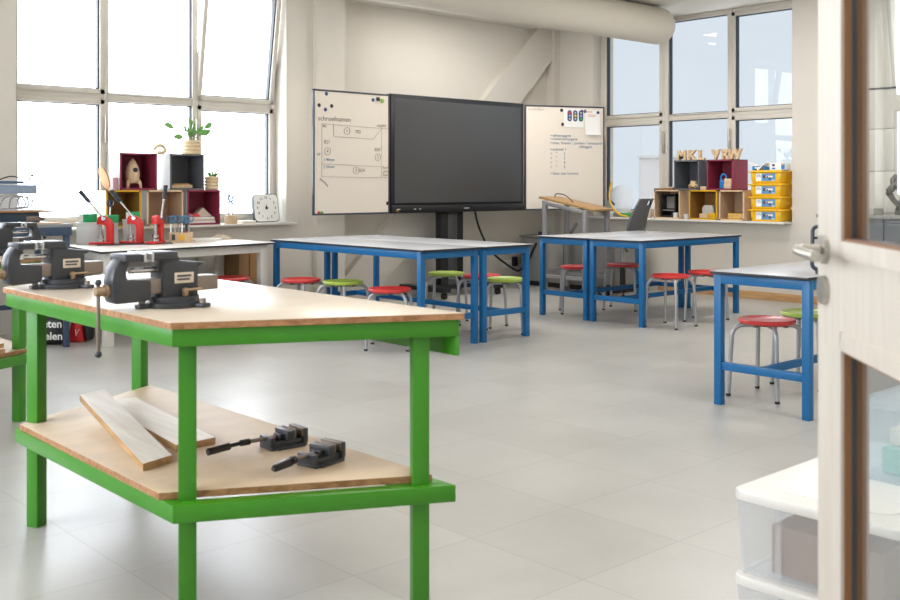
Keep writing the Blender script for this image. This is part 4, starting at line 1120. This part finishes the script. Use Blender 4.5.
# scissors holder
hd = thing('scissors_holder', 'pale wooden holder full of blue scissors on the white table', 'holder', (4.33, 8.30, ZT), CR*.6)
MB(M_NAT).box(-.10, .10, -.05, .05, 0, .085, .003).obj('block', hd)
m = MB(M_YELM); m.box(-.01, .03, -.0515, -.05, .02, .07); m.use(M_INK); m.box(-.08, -.05, -.0515, -.05, .02, .07); m.obj('print', hd)
holder = [(-.085, .02, M_SCIS, 'blue scissors at the press end of the holder'), (-.05, -.02, M_SCIS, 'blue scissors second in the holder'), (-.02, .02, M_GASKET, 'black scissors in the holder'), (.01, -.015, M_SCIS, 'blue scissors in the middle of the holder'), (.04, .02, M_SCIS, 'blue scissors fourth in the holder'), (.07, -.02, M_SCIS, 'blue scissors at the far end of the holder')]
for i, (dx, dy, m_, lab) in enumerate(holder):
    a = CR*.6; x = 4.33+dx*math.cos(a)-dy*math.sin(a); y = 8.30+dx*math.sin(a)+dy*math.cos(a)
    make_scissors(lab, (x, y, ZT+.083), a+.3*(i % 3-1), m_, 'scissors in the wooden holder', s=1.0+.06*(i % 2))
tag(MB(M_REDM).cyl((0, 0, 0), (.0, 0, .15), .009).use(M_GASKET).cyl((0, 0, .10), (0, 0, .16), .011).obj('screwdriver', loc=(4.355, 8.245, ZT)), 'red and black screwdriver standing by the scissors holder', 'screwdriver')
tag(MB(M_PAPER).box(-.13, .13, -.10, .10, 0, .02, .002).obj('paper_stack', loc=(4.61, 8.40, ZT), rotz=-.1), 'flat stack of white paper on the white table', 'paper stack')
tag(MB(M_PAPERB).prism([(-.07, 0), (.09, 0), (.08, .012), (.0, .045), (-.05, .02)], -.07, .07, 'xz', .003).obj('paper_bundle', loc=(4.835, 8.50, ZT)), 'loose beige paper bundle at the end of the white table', 'paper')

# ------------------------------------------------------------------ dark navy bench at the left
nb = thing('steel_bench', 'navy blue steel workbench behind the vises, loaded with a crate and tools', 'workbench', (2.455, 8.10, 0))
MB(M_NAVYT).box(-1.3, .70, -.32, .36, .925, .95, .003).obj('tabletop', nb)
a = MB(M_NAVY); a.box(-1.28, .69, -.315, -.285, .86, .925, .003); a.box(-1.28, .69, .32, .35, .86, .925, .003); a.box(.66, .69, -.3, .33, .86, .925, .003); a.obj('apron', nb)
for x in (-1.25, .66):
    for y in (-.28, .31): MB(M_NAVY).box(x-.02, x+.02, y-.02, y+.02, 0, .925, .003).obj('leg', nb)
m = MB(M_NAVY); m.box(-1.25, .66, .3, .33, .25, .29, .003); m.box(.645, .675, -.28, .31, .25, .29, .003); m.obj('stretcher', nb)
zb = .95
dkb = thing('dark_case', 'flat dark blue case under the clear crate on the navy bench', 'case', (2.76, 8.06, zb), -.12)
MB(mat('dark_blue_case', '2e3b4d', .5)).box(-.40, .20, -.14, .16, 0, .09, .008).obj('body', dkb); MB(M_STEEL).box(.1, .2, -.142, -.14, .02, .06, .002).obj('latch', dkb)
tag(MB(M_CARD2).box(-.55, .29, -.17, .19, 0, .012, .002).obj('brown_board', loc=(2.76, 8.06, zb+.09), rotz=-.12), 'thin brown board between the dark case and the clear crate', 'board')
cr = thing('cable_crate', 'clear crate with a blue lid and cables inside on the navy bench', 'crate', (2.84, 8.15, zb+.102), -.3)
m = MB(M_CRATE); m.box(-.24, .16, -.13, .13, 0, .004)
for bx_ in ((-.24, -.237, -.13, .13), (.157, .16, -.13, .13), (-.24, .16, -.13, -.127), (-.24, .16, .127, .13)): m.box(*bx_, 0, .20)
m.box(-.25, .17, -.14, .14, .195, .205, .003); m.obj('body', cr)
MB(M_BLID).box(-.235, .155, -.124, .124, .13, .196, .004).obj('blue_tray', cr)
m = MB(M_GASKET)
for k in range(4): m.tube(spline([(-.18+.07*k, -.08, .02), (-.12+.05*k, -.1, .10), (.0+.04*k, -.06, .12-.01*k), (.05+.02*k, -.09, .03), (-.1+.04*k, 0, .01)]), .005, 6)
m.obj('cable', cr)
tag(MB(mat('slate_plastic', '4a6480', .45)).box(-.24, .16, -.09, .09, 0, .022, .006).obj('tablet_case', loc=(2.74, 8.15, zb+.102+.2065), rotz=-.3), 'flat slate blue device lying on the clear crate', 'device')
tag(MB(M_GASKET).tube(spline([(2.70, 8.09, zb+.337), (2.78, 8.07, zb+.365), (2.85, 8.03, zb+.355), (2.93, 8.0, zb+.375), (2.89, 7.98, zb+.34), (2.97, 7.97, zb+.33), (3.03, 7.96, zb+.22), (3.04, 7.965, zb+.108)]), .005, 6).obj('dark_cable'), 'dark cable looping over the slate device on the crate', 'cable')
gc = thing('g_clamp', 'grey steel clamp standing on the navy bench beside the crate', 'clamp', (3.04, 8.33, zb+.014), -.5)
MB(M_STEEL).prism([(-.09, 0), (.09, 0), (.10, .02), (.055, .03), (.04, .085), (-.04, .085), (-.06, .03), (-.1, .02)], -.02, .02, 'xz', .004).obj('body', gc)
MB(M_IRON).prism([(-.025, .04), (.025, .04), (.018, .068), (-.018, .068)], -.023, .023, 'xz', .002).obj('jaw', gc)
for k, (x, y, a_, L_) in enumerate(((2.93, 7.86, .05, .34), (2.90, 7.82, -.02, .30), (3.0, 8.33, -.2, .18))):
    tag(MB(M_NAT).box(-L_/2, L_/2, -.02, .02, 0, .012, .002).obj('wooden_lath', loc=(x, y, zb), rotz=a_), ['pale wood slat on the navy bench, middle of three', 'pale wood slat along the front edge of the navy bench', 'pale wood slat under the steel clamp'][k], 'wood slat', 'slats on the navy bench')
# below the bench
bg = thing('black_bag', 'black plastic sack with white lettering on the floor under the navy bench', 'sack', (3.085, 8.03, 0), CR)
m = MB(M_BAG)
m.box(-.15, .12, -.07, .07, 0, .225, .05, seg=4); m.obj('sack', bg)
m = MB(M_PAPER)
m.mesh(text_mesh('eten', .085, .0006, .002), T(.03, -.0712, .165) @ RX90); m.mesh(text_mesh('fielen', .085, .0006, .002), T(.02, -.0712, .07) @ RX90); m.obj('lettering', bg)
bg = thing('red_bag', 'red sack with black ends lying against the black sack under the navy bench', 'sack', (3.30, 8.02, 0), CR)
m = MB(M_BAGR); m.prism([(-.075, 0), (.06, 0), (.04, .10), (.045, .21), (-.04, .215), (-.06, .1)], -.06, .06, 'xz', .02); m.obj('sack', bg)
m = MB(M_BAG); m.box(.045, .115, -.05, .05, .01, .19, .03, seg=3); m.obj('black_end', bg)
m = MB(M_PAPER); scribble(m, -.01, .05, .02, .10, 77, .003, -.062); m.obj('mark', bg)
mo = thing('grey_case', 'grey case with a pale frame lying on the floor beside the second green bench', 'case', (2.55, 8.05, 0), -.4)
MB(M_GREYP).box(-.25, .13, -.15, .15, .05, .30, .01).obj('body', mo); MB(M_PAPERB).box(-.26, .14, -.16, .16, .03, .05, .004).obj('rim', mo); MB(M_BLACK).box(-.25, .13, -.15, .15, 0, .03, .004).obj('foot', mo); MB(M_YELM).box(.05, .08, -.152, -.15, .2, .21).obj('mark', mo)

# ------------------------------------------------------------------ things on the table by the door
st_ = thing('carry_frame', 'dark blue-black looped frame standing on the table, half hidden by the door edge', 'stand', (5.24, 2.765, .7625), CR)
m = MB(mat('dark_slate_plastic', '333d4c', .4)); m.tube([(.0+.035*math.cos(a), 0, (.23 if a < PI else .055)+.03*math.sin(a)) for a in [k*PI/10 for k in range(20)]], .011, 10, closed=True); m.obj('loop', st_)
m = MB(M_BLACK); m.box(-.012, .06, -.02, .02, .0, .03, .004); m.box(-.03, .03, -.008, .008, .19, .205, .002); m.obj('foot', st_)

# ------------------------------------------------------------------ worktop and machine on the wall behind the door glass
wb = thing('worktop_bench', 'grey worktop bench along the wall, seen through the door glass', 'bench', (9.70, 3.7, 0))
MB(M_GREYC).box(-.28, .28, -1.3, 1.3, .93, .965, .004).obj('worktop', wb)
for k in range(4): 
    d = MB(mat('slate_front', '63666c', .5, var=.04)).box(-.255, -.24, -1.28+.64*k, -1.28+.64*k+.63, .12, .925, .004).obj('door', wb); MB(M_BRIGHT).box(-.268, -.255, -1.02+.64*k, -.92+.64*k, .82, .832, .003).obj('handle', d)
MB(M_GREYP).box(-.24, .27, -1.28, 1.28, .08, .93).obj('body', wb); MB(M_BLACK).box(-.2, .26, -1.26, 1.26, 0, .08).obj('plinth', wb)
tag(MB(M_GREYB).box(-.06, .06, -.05, .05, 0, .06, .004).obj('grey_box', loc=(9.55, 4.47, .965), rotz=-.4), 'small grey box on the worktop, seen through the door glass', 'box')
rb = thing('jointed_machine', 'dark grey jointed machine on the worktop, seen through the door glass', 'machine', (9.62, 4.20, .965), CR)
MB(M_ROBOT).prism([(-.09, 0), (.09, 0), (.07, .12), (-.06, .14)], -.07, .07, 'xz', .012).obj('base', rb)
MB(M_ROBOT).prism([(-.12, .24), (-.13, .34), (-.09, .385), (.06, .40), (.1, .36), (.09, .25), (.02, .22)], -.08, .08, 'xz', .02).obj('torso', rb)
MB(M_ROBOT).prism([(-.05, .12), (.06, .12), (.06, .25), (-.03, .25)], -.05, .05, 'xz', .012).obj('waist', rb)
m = MB(M_ROBOT); m.tube([(-.11, -.06, .30), (-.17, -.07, .25), (-.20, -.07, .22)], [.03, .034, .03], 12); m.tube([(-.2, -.07, .22), (-.15, -.07, .14), (-.10, -.06, .09)], [.03, .024, .02], 12); m.obj('arm', rb)
MB(M_BLACK).box(-.03, .08, -.03, .03, .41, .425, .004).obj('plate', rb)
MB(M_ROBOT).cyl((.02, 0, .38), (.02, 0, .412), .02).obj('neck', rb)

# ------------------------------------------------------------------ open door (free edge far, hinge near the camera)
dr = bpy.data.objects.new('door_1', None); COL.objects.link(dr); struct(dr)
ex, ey = 1.645, .869
dirx, diry = -.724, -.690                      # free edge -> hinge
dr.location = (ex, ey, 0); dr.rotation_euler = (0, 0, math.atan2(diry, dirx))
# local +x to the hinge; room-facing visible side is local y<0 ... camera sees the side at y = 0, thickness to +y
TH, WD, ZD = .036, .93, 2.12
zA0, zA1 = 1.161, 2.0; zB0, zB1 = .16, .988
s0, s1 = .138, WD-.138
m = MB(M_DOOR)
sg = 1
yA, yB = 0, TH
m.box(0, s0, yA, yB, 0.006, ZD); m.box(s1, WD, yA, yB, .006, ZD)
m.box(s0, s1, yA, yB, .006, zB0); m.box(s0, s1, yA, yB, zB1, zA0); m.box(s0, s1, yA, yB, zA1, ZD)
leafo = m.obj('door_leaf', dr, smooth=False)
m = MB(M_DOOR); q = .028
for z0, z1 in ((zA0, zA1), (zB0, zB1)):
    for ya, yb in ((-.004, .0), (TH, TH+.004)):
        m.box(s0-.006, s0+.0, ya, yb, z0-q, z1+q); m.box(s1, s1+.006, ya, yb, z0-q, z1+q)
        m.box(s0-.006, s1+.006, ya, yb, z0-q, z0); m.box(s0-.006, s1+.006, ya, yb, z1, z1+q)
m.obj('moulding', dr)
m = MB(M_DOORJ); m2 = MB(M_GASKET)
for z0, z1 in ((zA0, zA1), (zB0, zB1)):
    for ya, yb, mm in ((.001, .012, m), (.012, .02, m2), (.02, .035, m)):
        t_ = .004 if mm is m else .005
        mm.box(s0, s0+t_, ya, yb, z0, z1); mm.box(s1-t_, s1, ya, yb, z0, z1); mm.box(s0, s1, ya, yb, z0, z0+t_); mm.box(s0, s1, ya, yb, z1-t_, z1)
m.obj('glazing_bead', dr); m2.obj('gasket', dr)
for z0, z1 in ((zA0, zA1), (zB0, zB1)): MB(M_DGLASS).box(s0+.004, s1-.004,   .0145, .0185, z0+.004, z1-.004).obj('glass', dr, smooth=False)
for side in (-1, 1):
    y0 = 0 if side < 0 else TH
    def yy(v): return y0+side*v
    m = MB(M_HANDLE); hx, hz = .042, 1.142
    m.cyl((hx, yy(0), hz), (hx, yy(.008), hz), .024, seg=28); m.cyl((hx, yy(0), hz-.068), (hx, yy(.008), hz-.068), .024, seg=28)
    m.obj('rose', dr)
    m = MB(M_HANDLE); m.tube(spline([(hx, yy(.009), hz), (hx, yy(.035), hz), (hx+.006, yy(.046), hz), (hx+.025, yy(.051), hz-.001), (hx+.07, yy(.051), hz-.003), (hx+.125, yy(.050), hz-.004)], 5), .0088, 14); m.obj('door_handle', dr)

# ------------------------------------------------------------------ stacked clear boxes behind the door
def clear_box(label, z, first=None):
    if first: return dup(first, (2.013+.33, 1.273-.20, z), 0, label)
    r = thing('storage_box', label, 'storage box', (2.013+.33, 1.273-.20, z), 0, 'clear storage boxes behind the door')
    w_, d_, h_ = .66, .40, .165
    m = MB(M_CRATE)
    m.box(-w_/2+.02, w_/2-.02, -d_/2+.02, d_/2-.02, 0, .004)
    for s in (-1, 1):
        m.prism([(s*(w_/2-.025), 0), (s*(w_/2-.029), 0), (s*(w_/2-.014), h_), (s*(w_/2-.010), h_)], -d_/2+.012, d_/2-.012, 'xz')
        m.prism([(s*(d_/2-.025), 0), (s*(d_/2-.029), 0), (s*(d_/2-.014), h_), (s*(d_/2-.010), h_)], -w_/2+.012, w_/2-.012, 'yz')
        for x in (-.12, .12): m.box(x-.008, x+.008, s*(d_/2-.012)-.004, s*(d_/2-.012)+.004, .01, h_, .002)
        for y in (-.07, .09): m.box(s*(w_/2-.014)-.004, s*(w_/2-.014)+.004, y-.007, y+.007, .01, h_, .002)
    m.obj('body', r)
    l_ = MB(M_LID)
    l_.prism(rrect(w_, d_, .03, -d_/2), .163, .187, 'xy', .005)
    l_.use(M_LID).prism(rrect(w_-.12, d_-.12, .05, -d_/2+.06), .186, .190, 'xy', .0015)
    l_.obj('lid', r)
    c = MB(M_BROWN); c.box(-.285, .22, -.13, .125, .006, .115, .004); c.use(M_CARD2).box(-.14, .27, -.165, -.13, .006, .15, .003); c.obj('contents', r)
    return r
cb1 = clear_box('clear box with milky lid at the bottom of the stack behind the door', 0)
clear_box('clear box with milky lid in the middle of the stack behind the door', .1905, cb1)
clear_box('clear box with milky lid on top of the stack behind the door', .381, cb1)
zt3 = .5715
ub = thing('open_box', 'bluish clear box holding teal and beige things on the stack behind the door', 'storage box', (2.46, 1.0, zt3), 0)
m = MB(plastic_clear('bluish_clear_plastic', 'd5e4ee', .8))
for b_ in ((-.16, .16, -.12, -.117), (-.16, .16, .117, .12), (-.16, -.157, -.12, .12), (.157, .16, -.12, .12)): m.box(*b_, 0, .17)
m.box(-.16, .16, -.12, .12, 0, .003); m.box(-.168, .168, -.128, .128, .165, .18, .003); m.obj('body', ub)
tag(MB(M_TEAL).box(-.10, .11, -.08, .09, 0, .062, .006).obj('teal_pack', loc=(2.46, 1.0, zt3+.0035)), 'teal pack inside the bluish clear box behind the door', 'pack')
tag(MB(M_PAPERB).box(-.08, .10, -.07, .08, 0, .04, .004).obj('beige_pack', loc=(2.46, 1.0, zt3+.066)), 'beige pack lying on the teal one in the bluish box', 'pack')

# ------------------------------------------------------------------ sky, portals, camera
wd = bpy.data.worlds.new('daylight'); S.world = wd; wd.use_nodes = True
nt = wd.node_tree; bg = nt.nodes['Background']; L = nt.links.new
tc = nt.nodes.new('ShaderNodeTexCoord')
dot = nt.nodes.new('ShaderNodeVectorMath'); dot.operation = 'DOT_PRODUCT'; dot.inputs[1].default_value = (-.7071, .7071, 0)
L(tc.outputs['Generated'], dot.inputs[0])
mr = nt.nodes.new('ShaderNodeMapRange'); mr.interpolation_type = 'SMOOTHSTEP'
mr.inputs['From Min'].default_value = -.06; mr.inputs['From Max'].default_value = .24
L(dot.outputs['Value'], mr.inputs['Value'])
mc = nt.nodes.new('ShaderNodeMix'); mc.data_type = 'RGBA'
SKY_A = (.39, .435, .48); SKY_B = (4.6, 4.9, 5.3)
mc.inputs[6].default_value = (*SKY_A, 1); mc.inputs[7].default_value = (*SKY_B, 1)
L(mr.outputs[0], mc.inputs[0]); L(mc.outputs[2], bg.inputs[0]); bg.inputs[1].default_value = 1.0
def portal(name, loc, rot, sx, sy):
    l_ = bpy.data.lights.new(name, 'AREA'); l_.shape = 'RECTANGLE'; l_.size = sx; l_.size_y = sy
    l_.cycles.is_portal = True
    o = bpy.data.objects.new(name, l_); COL.objects.link(o); o.location = loc; o.rotation_euler = rot
portal('window_portal', (4.42, 9.12, 2.05), (PI/2, 0, PI), 2.66, 2.4)
portal('window_portal', (1.02, 9.12, 2.05), (PI/2, 0, PI), 2.85, 2.4)
portal('window_portal', (10.28, 6.95, 2.05), (PI/2, 0, PI/2), 2.7, 2.4)
portal('window_portal', (X0-.28, 4.7, 2.05), (PI/2, 0, -PI/2), 5.3, 2.4)
portal('doorway_portal', (.41, Y0-.1, 1.2), (PI/2, 0, 0), 1.1, 2.4)
# added fill lights at ceiling height, without fixtures, to brighten floor and walls
for x, y, e in ((1.8, 1.4, 22), (4.6, 1.4, 20), (8.0, 2.4, 20), (5.2, 6.6, 14), (8.2, 5.2, 22), (8.2, 7.6, 14)):
    l_ = bpy.data.lights.new('ceiling_fill', 'AREA'); l_.shape = 'RECTANGLE'; l_.size = 1.2; l_.size_y = .3; l_.energy = e; l_.color = (1, .98, .95)
    o = bpy.data.objects.new('ceiling_fill', l_); COL.objects.link(o); o.location = (x, y, 3.24)

cam = bpy.data.cameras.new('camera'); co = bpy.data.objects.new('camera', cam); COL.objects.link(co)
co.location = (0, 0, 1.25); co.rotation_euler = (PI/2, 0, math.radians(-42.323))
cam.sensor_width = 36; cam.lens = 1020.58/900*36; cam.shift_y = -(300-184.8)/900; cam.clip_start = .02; cam.clip_end = 300
cam.dof.use_dof = True; cam.dof.focus_distance = 8.5; cam.dof.aperture_fstop = 7.
S.camera = co
S.view_settings.view_transform = 'Standard'; S.view_settings.look = 'None'; S.view_settings.gamma = 1; S.view_settings.use_curve_mapping = False
S.view_settings.exposure = .87
S.cycles.use_denoising = True
S.cycles.max_bounces = 10; S.cycles.diffuse_bounces = 5; S.cycles.transparent_max_bounces = 24
S.cycles.caustics_reflective = False; S.cycles.caustics_refractive = False
S.cycles.sample_clamp_indirect = 8
